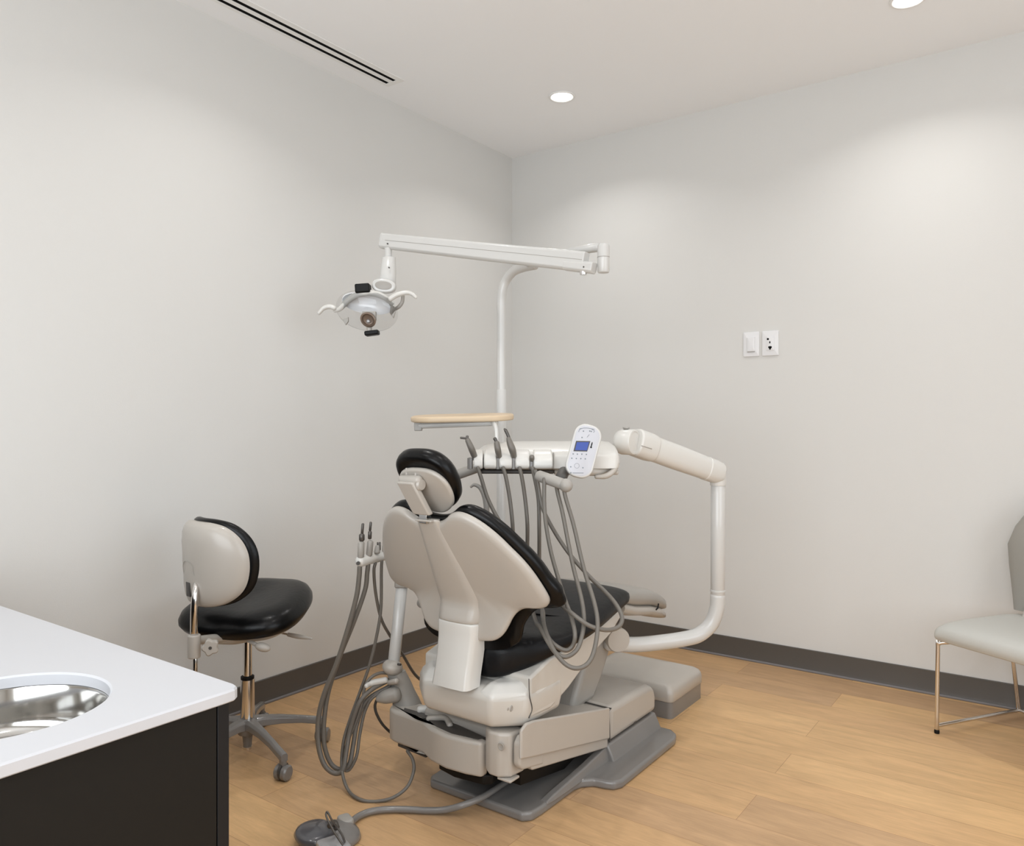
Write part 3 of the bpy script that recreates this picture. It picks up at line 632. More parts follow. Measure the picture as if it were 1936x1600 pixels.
m_.tube([kc+ex*kxy(*a)[0]+ey*kxy(*a)[1]+ezk*0.0012 for a in ((1083, 894.6), (1103, 894.8))], 0.0009, sm=1, n=6)
m_.build('printed_line', 'ink', kpo); m_ = M()
for a in (((1096, 811), (1108, 809.5), (1124, 812)), ((1094, 817), (1096, 812), (1102, 810)), ((1119, 812), (1124, 815), (1122, 818))):
    m_.tube([kc+ex*kxy(*p)[0]+ey*kxy(*p)[1]+ezk*0.0012 for p in a], 0.0008, sm=3, n=6)
c_ = kxy(1090.5, 881)
m_.tube([kc+ex*(c_[0]+0.0075*math.cos(t))+ey*(c_[1]+0.0075*math.sin(t))+ezk*0.0012 for t in [2*math.pi*k/16 for k in range(17)]], 0.0005, sm=1, n=6)
m_.build('printed_marks', 'ink', kpo)
M().box(-0.025, 0.025, -0.02, 0.03, -0.055, -0.022, KF).build('keypad_mount', 'shell', kpo, bevel=0.005)
# tray support arm on console
tb = M().tube([at(786, 805, 2.66), at(924, 800, 2.62), at(933, 800, 2.60), at(938, 812, 2.57), at(939, 836, 2.53), at(941, 852, 2.51)], [0.0115, 0.0105, 0.0090, 0.0075, 0.006, 0.006], n=14, sm=5).build('tray_support', 'arm', du)
M().box(-0.013, 0.013, -0.013, 0.013, -0.020, 0.012, (at(791, 804, 2.66), RXV, FWD, UP)).build('end_block', 'greymid', tb, bevel=0.003)
# wooden tray
tz = CAM.z-(793-CYP)/F*2.66+0.0
tc0 = at(875, 790, 2.70)
tray = thing('wooden_tray', 'pale wooden oval tray resting on the thin support arm above the console', 'tray', tuple(tc0))
exx = (RXV+UP*0.022).normalized(); eyy = (FWD+UP*0.05).normalized(); ezz = exx.cross(eyy)
M().pad(rrect(0.358, 0.25, 0.10, 10), (tc0, exx, eyy, ezz), rnd_prof(-0.010, 0.010, 0.007, 4)).build('tray_board', 'wood', tray)

LZ = 2.12
LOOP_A, LOOP_B, LOOP_C, LOOP_D = (
    [(1029, 905, 2.31), (1029, 950, 2.30), (1032, 990, 2.28), (1041, 1041, 2.25), (1052, 1082, 2.22), (1067, 1131, 2.18), (1080, 1167, 2.15), (1087, 1199, LZ), (1083, 1221, LZ), (1070, 1230, LZ), (1052, 1222, LZ), (1038, 1208, 2.14), (1030, 1188, 2.17), (1026, 1168, 2.2), (1023, 1140, 2.26)],
    [(1051, 914, 2.30), (1055, 935, 2.30), (1064, 972, 2.28), (1077, 1040, 2.25), (1087, 1085, 2.22), (1099, 1131, 2.18), (1104, 1167, 2.15), (1101, 1199, LZ), (1091, 1228, 2.10), (1071, 1242, 2.09), (1052, 1236, 2.09), (1036, 1214, 2.12), (1022, 1188, 2.17), (1014, 1178, 2.2), (1008, 1160, 2.25)],
    [(1066, 920, 2.28), (1069, 940, 2.28), (1084, 991, 2.27), (1098, 1052, 2.25), (1108, 1090, 2.23), (1121, 1131, 2.18), (1129, 1167, 2.14), (1129, 1199, 2.11), (1122, 1235, 2.08), (1110, 1256, 2.06), (1090, 1264, 2.05), (1069, 1256, 2.06), (1049, 1233, 2.09), (1036, 1206, 2.13), (1028, 1180, 2.18), (1024, 1150, 2.25)],
    [(1012, 890, 2.37), (1017, 915, 2.37), (1025, 958, 2.36), (1044, 998, 2.34), (1074, 1044, 2.32), (1112, 1088, 2.30), (1142, 1117, 2.27), (1164, 1142, 2.23), (1176, 1167, 2.2), (1171, 1184, 2.17), (1155, 1191, 2.15), (1135, 1190, 2.13), (1110, 1181, 2.12), (1080, 1159, 2.14), (1066, 1148, 2.2), (1050, 1132, 2.26)])
# hoses and handpieces hanging on the console
def hp(name, label, cat, pts_px, r, grip, mg='grip', grip_r=(0.007, 0.0085, 0.0075), tip=None, matn='hose'):
    P = [at(*p) for p in pts_px]
    base = P[0]; t = thing(name, label, cat, tuple(base), 'instruments on the console')
    M().tube(P, r, n=12, sm=6).build('hose', matn, t)
    if grip:
        G = [at(*p) for p in grip]; k = len(G)
        M().tube(G, list(grip_r)[:k] if len(grip_r) >= k else [grip_r[0]]*k, n=14).build('grip', mg, t)
    if tip:
        for tp, tr_ in tip: M().tube([at(*p) for p in tp], tr_, n=10).build('tip', 'tip', t)
    return t
Z1 = 2.38; ZG = 2.405
hp('air_water_syringe', 'grey syringe with a forked tip leaning at the free end of the console', 'dental syringe',
   [(903, 884, Z1), (910, 905, Z1), (921, 940, Z1), (938, 975, 2.36), (962, 1014, 2.35), (992, 1060, 2.35), (1028, 1108, 2.32)]+LOOP_D[::-1], 0.0062,
   [(899, 868, ZG), (892, 850, Z1), (884, 832, Z1)], tip=[([(883, 831, Z1), (880, 829, Z1), (871, 828, Z1)], 0.0035), ([(883, 832, Z1), (883.5, 825, Z1)], 0.0045)], grip_r=(0.009, 0.0102, 0.0082))
hp('dental_handpiece', 'slim grey handpiece in the console slot directly below the tray support', 'dental handpiece',
   [(951, 884, Z1), (957, 905, Z1), (964, 945, Z1), (969, 990, 2.37), (971, 1030, 2.38), (977, 1080, 2.39), (998, 1125, 2.34)]+LOOP_C[::-1], 0.0062,
   [(945, 870, ZG), (941.5, 852, Z1), (939, 837, Z1)], tip=[([(939, 838, Z1), (937, 832, Z1), (935, 829, Z1)], 0.0055)], grip_r=(0.0085, 0.0100, 0.0088))
hp('dental_handpiece', 'tall dark-tipped handpiece standing in the middle console slot', 'dental handpiece',
   [(982, 884, Z1), (987, 905, Z1), (993, 945, Z1), (997, 990, 2.37), (997, 1040, 2.38), (997, 1090, 2.38), (1001, 1135, 2.32)]+LOOP_B[::-1], 0.0062,
   [(973, 870, ZG), (969, 852, Z1), (964, 838, Z1), (961, 828, Z1)], tip=[([(962.5, 829, Z1), (959, 820, Z1), (955.5, 813, Z1)], 0.0052), ([(957, 814, Z1), (953.5, 811, Z1)], 0.003)], grip_r=(0.0078, 0.0110, 0.0100, 0.0065))
hp('dental_handpiece', 'short grey handpiece sunk in the console slot nearest the keypad', 'dental handpiece',
   [(1006, 884, Z1), (1011, 905, Z1), (1018, 945, Z1), (1019.5, 1000, 2.37), (1019.5, 1070, 2.38), (1019, 1115, 2.34)]+LOOP_A[::-1], 0.0062,
   [(1006, 876, ZG), (1005.5, 864, Z1)], grip_r=(0.007, 0.008))
hk = M().tube([at(890, 921, 2.45), at(897, 917, 2.45), at(908, 923, 2.45), at(917, 942, 2.45), at(920, 968, 2.45), at(918, 1000, 2.45)], [0.004, 0.0055, 0.007, 0.0085, 0.0095, 0.0095], n=14, sm=8)
tag(hk.build('curved_arm', 'greymid'), 'curved grey hook-shaped arm rising behind the chair back beside the headrest', 'support arm')

# ------------------------------------------------------------------ operating light
ol = thing('operating_light', 'white dental operating light on a jointed overhead arm and tall curved pole', 'dental light', (0.865, -1.263, 0.3))
PZ = 3.0
P = [at(948, 1235, PZ), at(948, 900, PZ), at(948, 640, PZ), at(948, 580, PZ), at(950, 550, 2.99), at(957, 530, 2.98), at(970, 514, 2.95), at(990, 505, 2.91), at(1020, 496, 2.86), at(1080, 480, 2.74), at(1142, 469, 2.62)]
P[7:] = [at(988, 506, 2.92), at(1012, 501, 2.87), at(1060, 483, 2.77), at(1142, 469, 2.62)]
po = M().tube(P[:9], 0.0178, n=22, sm=6).build('pole', 'arm', ol)
M().tube([at(948, 1235, PZ), at(948, 738, PZ)], 0.0192, n=22, sm=1).build('pole_sleeve', 'arm', po)
M().tube([at(1000, 499, 2.88), at(1060, 479.5, 2.76), at(1132, 468, 2.63)], 0.0150, n=18, sm=3).build('link_tube', 'arm', ol)
pv = at(1141, 490, 2.60)
pvo = M().lathe([(0.001, -0.046), (0.018, -0.046), (0.0205, -0.042), (0.0205, 0.044), (0.018, 0.050), (0.001, 0.051)], pv, UP, n=28).build('pivot', 'arm', ol)
M().lathe([(0.0206, -0.001), (0.0212, -0.001), (0.0212, 0.001), (0.0206, 0.001)], pv+UP*0.006, UP, n=28).build('seam', 'greymid', pvo)
B0 = at(726, 458, 3.05); B1 = at(1130, 499, 2.58)
d = (B1-B0).normalized(); up_ = (UP-d*d.z).normalized(); sd = d.cross(up_)
def rr4(c, h0, h1, w_): # chamfered box section
    q = [(-w_, h0+0.008), (-w_, h1-0.006), (-w_+0.006, h1), (w_-0.006, h1), (w_, h1-0.006), (w_, h0+0.008), (w_-0.008, h0), (-w_+0.008, h0)]
    return [c+sd*a+up_*b for a, b in q]
M1 = M(); M1.loft([rr4(B0, -0.026, 0.034, 0.019), rr4(B0.lerp(B1, .5), -0.030, 0.034, 0.021), rr4(B1-d*0.045, -0.032, 0.035, 0.022)])
ao = M1.build('boom', 'arm', ol, bevel=0.003)
M1 = M(); M1.loft([rr4(B0-d*0.016, -0.018, 0.028, 0.013), rr4(B0-d*0.010, -0.026, 0.034, 0.019), rr4(B0+d*0.004, -0.027, 0.035, 0.0195)]); M1.build('end_cap', 'arm', ao, bevel=0.003)
M1 = M(); M1.loft([rr4(B1-d*0.12, -0.0335, 0.0, 0.0225), rr4(B1-d*0.01, -0.0345, 0.004, 0.0225)]); M1.build('fork', 'arm', ao, bevel=0.003)
M1 = M()
for t_, e_ in ((0.02, 1), ):
    M1.add([B0+d*0.03+sd*0.0205*0+(-sd)*0.0198+up_*0.0065, B0+d*0.03-sd*0.0198+up_*0.0078, B1-d*0.13-sd*0.0228+up_*0.0078-up_*0.002, B1-d*0.13-sd*0.0228+up_*0.0065-up_*0.002], [(0,1,2,3)])
# thin seam as a fine strip
qa = B0+d*0.02; qb = B1-d*0.05
sgn = 1 if sd.dot(TOCAM) > 0 else -1
M1 = M().tube([qa+sd*sgn*0.0193+up_*0.006, (qa+qb)/2+sd*sgn*0.0212+up_*0.006, qb+sd*sgn*0.0222+up_*0.006], 0.0008, n=6, sm=1); M1.build('seam', 'greymid', ao)
for px, py in ((733, 461), (1104, 505)):
    M1 = M()
    q = at(px, py, 2.9); dd = ray(px, py); n_ = sd*sgn; base = B0+n_*0.0205; t_ = n_.dot(base-CAM)/n_.dot(dd); q = CAM+dd*t_
    M1.lathe([(0.001, 0.003), (0.0028, 0.003), (0.0028, -0.004), (0.001, -0.004)], q, n_, n=12)
    M1.build('screw', 'darkgrey', ao)
M().lathe([(0.001, -0.012), (0.011, -0.012), (0.012, -0.008), (0.012, 0.006), (0.001, 0.006)], at(1103, 513, 2.60), UP, n=18).build('adjuster', 'chrome', ao)
# neck and head
LH = 2.98
nk = M(); nk.lathe([(0.001, 0.006), (0.0145, 0.006), (0.0145, -0.034), (0.001, -0.034)], at(734, 472, 3.03), UP, n=20)
nko = nk.build('swivel_pin', 'arm', ol)
nk = M()
c0, c1 = at(735.5, 487, 3.02), at(732, 541, 3.0)
def elr(c, a_, b_, n=24): return [c+RXV*(a_*math.cos(t))+FWD*(b_*math.sin(t)) for t in [2*math.pi*k/n for k in range(n)]]
nk.loft([elr(c0+UP*0.003, 0.020, 0.014), elr(c0, 0.026, 0.018), elr(c0.lerp(c1, .5)+RXV*0.0, 0.031, 0.022), elr(c1, 0.034, 0.024), elr(c1-UP*0.01, 0.03, 0.02)])
neo = nk.build('neck', 'arm', ol)
M().lathe([(0.001, 0.003), (0.0028, 0.003), (0.0028, -0.004), (0.001, -0.004)], at(735.5, 506, 2.98), TOCAM, n=12).build('screw', 'darkgrey', neo)
# yoke cup
yk = M(); yf = (at(726, 541, 2.955), (RXV*0.96-UP*0.1).normalized(), None, TOCAM)
yf = (yf[0], yf[1], yf[3].cross(yf[1]), yf[3])
yk.pad(sup(0.046, 0.027, 2.3, 40), yf, rnd_prof(-0.02, 0.014, 0.007, 4)); yo = yk.build('yoke', 'arm', ol)
M().pad(sup(0.032, 0.016, 2.3, 32), yf, rnd_prof(0.013, 0.016, 0.001, 2)).build('yoke_recess', 'greymid', yo)
# head frame: bright shell over the reflector
hf = thing  # (unused alias kept local)
arc = [(613, 585), (632, 588), (643, 584), (655, 571), (672, 559), (692, 554), (712, 556), (728, 563), (742, 574)]
fro = M().tube([at(x, y, LH-0.055+0.05*abs(x-688)/75) for x, y in arc][1:], [0.007, 0.009, 0.011, 0.012, 0.012, 0.012, 0.012, 0.010], n=14, sm=6).build('head_frame', 'white', ol)
# reflector: a dished slab facing down and towards the camera
rc = at(694, 585, LH); rz = (TOCAM*0.80-UP*0.60).normalized(); rx = RXV; ry = rz.cross(rx)
RF = (rc, (rx*0.985-UP*0.14+TOCAM*0).normalized(), None, rz); RF = (rc, RF[1], rz.cross(RF[1]).normalized(), rz)
out_ = sup(0.100, 0.046, 2.2, 56, 0.002, 0.026)
M().pad(out_, RF, [('t', .02, -.040), ('t', .5, -.034), ('d', .02, -.018), ('d', 0, .0), ('d', .003, .004), ('d', .006, .002), ('t', .75, -.012), ('t', .5, -.022), ('t', .25, -.027), ('t', .02, -.028)]).build('reflector', 'mirror', ol, sharp=70)
# clear shield dish
sh = M(); ns = 56
o2 = sup(0.121, 0.088, 2.1, ns, 0, -0.004)
sh.pad(o2, RF, [('d', 0, .004), ('d', .004, .016), ('t', .8, .030), ('t', .55, .042), ('t', .3, .048), ('t', .02, .050)]).build('clear_shield', 'clear', ol, sharp=70)
# bulb guard and knobs
bg = at(698, 604, LH-0.05)
M().box(-0.026, 0.026, -0.008, 0.016, -0.004, 0.030, (bg, RXV, FWD, UP)).build('lamp_holder', 'greymid', ol, bevel=0.003)
go = M().lathe([(0.001, -0.016), (0.018, -0.016), (0.026, -0.006), (0.027, 0.010), (0.022, 0.013), (0.017, 0.004), (0.001, 0.0)], bg+TOCAM*0.014-UP*0.002, (TOCAM*0.9-UP*0.3).normalized(), n=28, sy=1.15).build('bulb_guard', 'bronze', ol)
M().ball(bg+TOCAM*0.018-UP*0.01, 0.008, n=14).build('bulb', 'silver', go)
M().lathe([(0.001, -0.03), (0.010, -0.03), (0.012, 0.0), (0.001, 0.0)], bg-UP*0.022, UP, n=16).build('stem', 'shell', ol)
kf = (at(703.5, 630, LH-0.06), (RXV+UP*0.13).normalized(), FWD, (UP-RXV*0.13).normalized())
M().box(-0.0265, 0.0265, -0.022, 0.022, -0.009, 0.009, kf).build('lower_knob', 'black', ol, bevel=0.005)
kf = (at(686.5, 545.5, LH-0.05), (RXV+UP*0.07).normalized(), FWD, (UP-RXV*0.07).normalized())
M().box(-0.028, 0.028, -0.024, 0.024, -0.019, 0.016, kf).build('upper_knob', 'black', ol, bevel=0.006)
# handles
M().tube([at(633, 583, 2.95), at(623, 580, 2.95), at(612, 583, 2.95), at(602.5, 593, 2.95)], [0.0095, 0.0095, 0.0085, 0.0065], n=14, sm=6).build('handle', 'white', ol)
M().tube([at(737, 566, 2.93), at(750, 558, 2.93), at(765, 554, 2.93), at(777, 555, 2.93), at(787, 563, 2.93)], [0.010, 0.010, 0.0095, 0.008, 0.006], n=14, sm=6).build('handle', 'white', ol)
M().tube([at(762, 560, 2.99), at(760, 572, 2.99), at(753, 581, 2.99), at(744, 586, 2.99)], [0.007, 0.0075, 0.0075, 0.006], n=12, sm=6).build('yoke_arm', 'greymid', ol)
for pts_ in ([(648, 604), (659, 600), (659, 608), (654, 615)], [(739, 577), (746, 580), (748, 590), (744, 602), (737, 592)], [(727, 558), (731, 560), (743, 578), (737, 578)]):
    c = at(*pts_[0], LH-0.02); fr = (c, RXV, UP, TOCAM); loc = [((p[0]-pts_[0][0])/F*LH, -(p[1]-pts_[0][1])/F*LH) for p in pts_]
    M().prism(loc, fr, -0.006, 0.006).build('shield_clip', 'greymid', ol, bevel=0.0015)
M().tube([(0.865, -1.263, 0.335), (0.95, -1.28, 0.335), (1.03, -1.29, 0.42)], 0.022, n=14).build('pole_mount', 'arm', ol)

# ------------------------------------------------------------------ assistant's arm: tub, boot, post, holder bar
aa = thing('assistant_arm', 'ivory swivel bracket with a jointed post holding the suction holder bar', 'dental support arm', (0.95, -1.9, 0.1))
# tub: swept housing hanging from the rear of the lift arm
o_t = [(0.868, -1.835), (0.868, -1.870), (0.885, -1.893), (0.915, -1.902), (1.045, -1.908), (1.10, -1.935), (1.17, -1.948), (1.24, -1.943), (1.292, -1.930), (1.294, -1.90), (1.18, -1.89), (1.03, -1.90), (1.03, -1.80), (0.90, -1.80)]
tb_ = M()
tb_.prism([p for p in o_t], XYZ, 0.124, 0.226)
to_ = tb_.build('swivel_housing', 'shell', aa, bevel=0.010, seg=4)
M().prism([(0.90, -1.83), (0.92, -1.890), (1.05, -1.900), (1.05, -1.84)], XYZ, 0.110, 0.126).build('access_slot', 'darkgrey', to_, bevel=0.002)
M().prism([(1.10, -1.89), (1.12, -1.918), (1.19, -1.932), (1.29, -1.92), (1.31, -1.90), (1.30, -1.82), (1.12, -1.82)], XYZ, 0.100, 0.128).build('pivot_boss', 'black', to_, bevel=0.004)
M().box(1.352, 1.398, -1.935, -1.89, 0.140, 0.147).build('release_lever', 'shell', to_, bevel=0.002)
M().prism([(0.925, -1.865), (0.94, -1.885), (1.05, -1.892), (1.11, -1.918), (1.18, -1.930), (1.27, -1.918), (1.28, -1.895), (1.10, -1.86)], XYZ, 0.2255, 0.2275).build('well_shade', 'darkgrey', to_)  # flat dark plate in place of the shaded hollow inside the housing
M().tube([(0.985, -1.86, 0.232), (1.06, -1.79, 0.243)], 0.012, n=10, sm=1).build('brace', 'white', to_)
M().tube([(1.05, -1.89, 0.228), (1.10, -1.87, 0.236), (1.14, -1.89, 0.228)], 0.009, n=10).build('cable_clip', 'shell', to_)
# boot
bt = M()
bz = 2.53
rows = [(772, 1352, 30), (771, 1338, 29), (767, 1320, 25), (762, 1305, 22), (755, 1285, 20), (748, 1268, 18)]
R = []
for px, py, hw in rows:
    c = at(px, py, bz); r = hw/F*bz; R.append([c+RXV*(r*math.cos(t))+FWD*(r*math.sin(t))*0.8 for t in [2*math.pi*k/28 for k in range(28)]])
bo = bt.loft(R).build('post_boot', 'greymid', aa, sharp=60)
M().ball(at(742, 1262, bz-0.01), 0.034, n=26, sc=(1.0, 1.0, 0.72), fr=((RXV-UP*0.25).normalized(), FWD, (UP+RXV*0.25).normalized())).build('ball_joint', 'shell', bo)
M().lathe([(0.001, 0), (0.004, 0), (0.004, 0.012), (0.001, 0.012)], at(752, 1256, bz-0.035), (RXV+TOCAM*0.5).normalized(), n=10).build('screw', 'darkgrey', bo)
M().tube([at(736, 1291, bz-0.03), at(750, 1288, bz-0.06)], 0.009, n=10, sm=1).build('lug', 'shell', bo)
M().tube([at(715, 1322, 2.5), at(728, 1318, 2.5), at(750, 1312, 2.5)], [0.012, 0.022, 0.026], n=16, flat=UP).build('hose_bracket', 'greymid', bo)
M().tube([at(692, 1298, 2.48), at(702, 1292, 2.5), at(730, 1286, 2.5)], [0.007, 0.010, 0.010], n=14).build('hose_clip', 'white', bo)
M().tube([at(744, 1258, bz), at(760, 1106, 2.60)], 0.0195, n=22, sm=1).build('post', 'arm', aa)
M().box(-0.026, 0.026, -0.026, 0.026, -0.025, 0.05, (at(762, 1096, 2.60), RXV, FWD, UP)).build('post_head', 'greymid', aa, bevel=0.006)
h0, h1 = at(680, 1062, 2.44), at(742, 1046, 2.60)
ho = M().tube([h0, h1], 0.0175, n=22, sm=1).build('holder_bar', 'white', aa)
M().lathe([(0.001, 0.0), (0.006, 0.0), (0.006, 0.004), (0.001, 0.004)], h0+TOCAM*0.017-RXV*0.001-UP*0.002, TOCAM, n=14).build('screw', 'darkgrey', ho)
M().tube([h1, at(762, 1080, 2.62)], 0.016, n=12, sm=1).build('bar_mount', 'arm', ho)

GRP = 'instruments on the assistant holder bar'
def suct(name, label, P, r, body=None, tips=None, mb='greymid'):
    t = thing(name, label, 'suction handpiece', tuple(at(*P[0])), GRP)
    M().tube([at(*p) for p in P], r, n=12, sm=7).build('hose', 'hose', t)
    if body: 
        for pts_, rs, mm in body: M().tube([at(*p) for p in pts_], rs, n=16, sm=1).build('valve_body', mm, t)
    if tips:
        for pts_, rs in tips: M().tube([at(*p) for p in pts_], rs, n=12, sm=1).build('tip', 'tip', t)
    return t
HZ = 2.44
suct('suction_handpiece', 'suction handpiece with a round dark tip at the free end of the holder bar',
     [(680, 1072, HZ), (679, 1090, HZ), (674, 1128, HZ), (658, 1188, HZ), (636, 1256, HZ), (613, 1312, HZ), (602, 1360, 2.44), (602, 1408, 2.43), (613, 1446, 2.42), (632, 1462, 2.42), (648, 1456, 2.42), (655, 1420, 2.44), (662, 1380, 2.46), (678, 1332, 2.47), (700, 1306, 2.49), (735, 1286, 2.52)], 0.0078,
     [([(682, 1053, HZ), (683, 1027, HZ)], 0.0105, 'greymid')], [([(684, 1021, HZ), (684, 1012, HZ)], 0.0090), ([(684.5, 1010, HZ), (686, 991, HZ)], 0.0045)])
suct('suction_handpiece', 'suction handpiece with a slim dark tip, second along the holder bar',
     [(696, 1068, 2.47), (694, 1085, 2.47), (690, 1116, 2.47), (669, 1176, 2.46), (643, 1240, 2.46), (622, 1304, 2.46), (613, 1360, 2.45), (613, 1408, 2.44), (625, 1443, 2.44), (643, 1455, 2.44), (660, 1446, 2.44), (668, 1408, 2.46), (676, 1364, 2.48), (694, 1324, 2.5), (738, 1297, 2.52)], 0.0074,
     [([(698, 1049, 2.47), (700, 1025, 2.47)], 0.0100, 'greymid')], [([(699, 1018, 2.47), (699.5, 1006, 2.47)], 0.0062), ([(699.5, 1003, 2.47), (701, 988, 2.47)], 0.0042)])
suct('saliva_ejector', 'small grey twin-pin saliva ejector valve, third along the holder bar',
     [(710, 1064, 2.50), (707, 1080, 2.50), (710, 1120, 2.52), (720, 1168, 2.55), (736, 1200, 2.60), (760, 1236, 2.66), (785, 1276, 2.72), (815, 1300, 2.78)], 0.0052,
     [([(713, 1044, 2.50), (714, 1033, 2.50)], (0.0105, 0.0075), 'greymid')], [([(714, 1032, 2.5), (714, 1026, 2.5)], 0.0028), ([(718, 1040, 2.5), (718, 1026, 2.5)], 0.0032)])
suct('air_water_syringe', 'grey syringe nearest the post on the holder bar, its hose looping to the floor',
     [(722, 1061, 2.53), (721, 1080, 2.53), (720, 1152, 2.53), (711, 1208, 2.52), (698, 1260, 2.51), (680, 1310, 2.50), (662, 1360, 2.48), (650, 1400, 2.46), (646, 1440, 2.44), (649, 1470, 2.40), (660, 1497, 2.365), (680, 1512, 2.325), (708, 1516, 2.32), (742, 1509, 2.325), (770, 1488, 2.35), (782, 1458, 2.38), (780, 1436, 2.40), (770, 1420, 2.43)], 0.0052,
     [([(727, 1042, 2.54), (727, 1033, 2.54)], 0.0080, 'greymid')])
for lab, PP, rr_ in (('grey vacuum tube arching from the post boot into the hose bundle, uppermost one', [(734, 1273, 2.52), (718, 1273, 2.51), (702, 1281, 2.5), (690, 1298, 2.49), (684, 1330, 2.48), (672, 1368, 2.47), (658, 1400, 2.46), (650, 1430, 2.45), (648, 1452, 2.44), (660, 1456, 2.44), (674, 1430, 2.45), (680, 1390, 2.47), (690, 1345, 2.49), (706, 1318, 2.5), (735, 1305, 2.52)], 0.0052),):
    o = M().tube([at(*p) for p in PP], rr_, n=12, sm=7).build('vacuum_tube', 'hose'); tag(o, lab, 'hose')
o = M().tube([at(712, 1324, 2.5), at(709, 1335, 2.5), at(712, 1350, 2.5), at(724, 1371, 2.51), at(742, 1388, 2.53), at(758, 1398, 2.55)], 0.0045, n=10, sm=6).build('cable', 'hosed'); tag(o, 'short dark cable curving from the hose bracket into the swivel housing', 'cable')

# ------------------------------------------------------------------ foot control
fcx = onz(622, 1583, 0.0)
fc = thing('foot_control', 'grey and black foot control pedal with wire loop on the floor at the lower edge', 'foot pedal', tuple(fcx))
d0 = onz(592, 1592, 0.0); d1 = onz(655, 1572, 0.0)
ex_ = (d1-d0); ex_.z = 0; ex_.normalize(); ey_ = UP.cross(ex_)
FC = (V((fcx.x, fcx.y, 0)), ex_, ey_, UP)
M().pad(sup(0.078, 0.072, 2.3, 48, 0, -0.02), FC, [('t', .02, .0), ('d', .004, .0), ('d', 0, .006), ('d', .004, .018), ('d', .018, .028), ('t', .5, .036), ('t', .02, .038)]).build('base', 'grey', fc, sharp=60)
M().pad(sup(0.056, 0.064, 2.2, 40, -0.042, -0.012), FC, [('t', .02, .02), ('d', .003, .020), ('d', 0, .028), ('d', .006, .038), ('d', .018, .044), ('t', .02, .048)]).build('side_pad', 'padgrey', fc, sharp=60)
q = onz(628, 1592, 0.05)-FC[0]; qx, qy = q.dot(ex_), q.dot(ey_)
M().pad(rrect(0.072, 0.078, 0.010, 4, qx, qy-0.010), FC, rnd_prof(0.030, 0.052, 0.006, 3)).build('pedal_plate', 'silver', fc)
M().pad(rrect(0.036, 0.050, 0.010, 4, 0.052, 0.010), FC, rnd_prof(0.010, 0.036, 0.006, 3)).build('cable_block', 'greymid', fc)
bl = [at(648, 1598, 1.98), at(636, 1580, 1.99), at(624, 1560, 2.0), at(617, 1544, 2.02), at(617, 1537, 2.03), at(620, 1537, 2.03), at(628, 1552, 2.03), at(640, 1568, 2.04), at(648, 1582, 2.02), at(652, 1592, 2.0)]
M().tube(bl, 0.0028, n=10, sm=6).build('wire_bail', 'tip', fc)
M().tube([at(623, 1562, 2.05), at(632, 1556, 2.07), at(637, 1566, 2.06)], 0.008, n=12).build('bail_pivot', 'tip', fc)
cz = 0.0115
CP = [onz(655, 1568, 0.022), onz(662, 1558, 0.014), onz(676, 1545, cz), onz(700, 1535, cz), onz(732, 1531, cz), onz(770, 1531, cz), onz(810, 1533, cz), onz(845, 1531, 0.018), onz(880, 1521, 0.036), onz(915, 1506, 0.040), onz(950, 1483, 0.040), onz(975, 1466, 0.045), onz(1000, 1448, 0.06)]
M().tube(CP, 0.0095, n=14, sm=6).build('cable', 'grey', fc)

# ------------------------------------------------------------------ operator stool
SX, SY = 0.365, -2.056
st = thing('operator_stool', 'rolling dental stool with black seat and ivory oval backrest by the left wall', 'stool', (SX, SY, 0))
ang0 = math.atan2(-2.102-SY, 0.618-SX)
bs_ = M(); bs_.lathe([(0.001, 0.075), (0.030, 0.075), (0.034, 0.082), (0.036, 0.118), (0.033, 0.128), (0.001, 0.130)], (SX, SY, 0), n=32)
hub = bs_.build('star_hub', 'grey', st)
M().lathe([(0.001, 0.028), (0.013, 0.028), (0.014, 0.032), (0.018, 0.076), (0.001, 0.076)], (SX, SY, 0), n=24).build('column_foot', 'grey', hub)
M().lathe([(0.001, 0.022), (0.014, 0.022), (0.0145, 0.030), (0.001, 0.030)], (SX, SY, 0), n=24).build('foot_ring', 'chrome', hub)
for k in range(5):
    a = ang0+2*math.pi*k/5; dx, dy = math.cos(a), math.sin(a); D = V((dx, dy, 0)); N_ = V((-dy, dx, 0)); C = V((SX, SY, 0))
    rings = []
    for r, z, w_, h in ((0.015, 0.112, 0.024, 0.018), (0.05, 0.113, 0.019, 0.016), (0.11, 0.107, 0.014, 0.014), (0.18, 0.095, 0.012, 0.012), (0.235, 0.082, 0.012, 0.012), (0.268, 0.075, 0.012, 0.013)):
        c = C+D*r+UP*z; rings.append([c-N_*w_-UP*h, c-N_*w_+UP*h*0.4, c-N_*w_*0.6+UP*h, c+N_*w_*0.6+UP*h, c+N_*w_+UP*h*0.4, c+N_*w_-UP*h])
    leg = M().loft(rings).build('leg', 'grey', st, bevel=0.002)
    ce = C+D*0.257
    M().lathe([(0.001, 0.048), (0.011, 0.048), (0.012, 0.050), (0.012, 0.066), (0.001, 0.066)], ce, n=16).build('stem', 'grey', leg)
    ca = a+0.9+k*1.7; A = V((math.cos(ca), math.sin(ca), 0))
    if k == 0: A = V((RXV.x, RXV.y, 0))*0.8+TOCAM*0.3; A.normalize()
    for s in (-1, 1):
        M().lathe([(0.001, -0.0105), (0.019, -0.0105), (0.0245, -0.007), (0.0248, 0.006), (0.020, 0.0105), (0.001, 0.0115)] if s > 0 else [(0.001, -0.0115), (0.020, -0.0105), (0.0248, -0.006), (0.0245, 0.007), (0.019, 0.0105), (0.001, 0.0105)], ce+A*0.0125*s+UP*0.025, A, n=28).build('wheel', 'grey', leg)
    M().tube([ce-A*0.004+UP*0.03, ce+A*0.004+UP*0.03], 0.026, n=20, sm=1, rnd=False).build('caster_hood', 'darkgrey', leg)
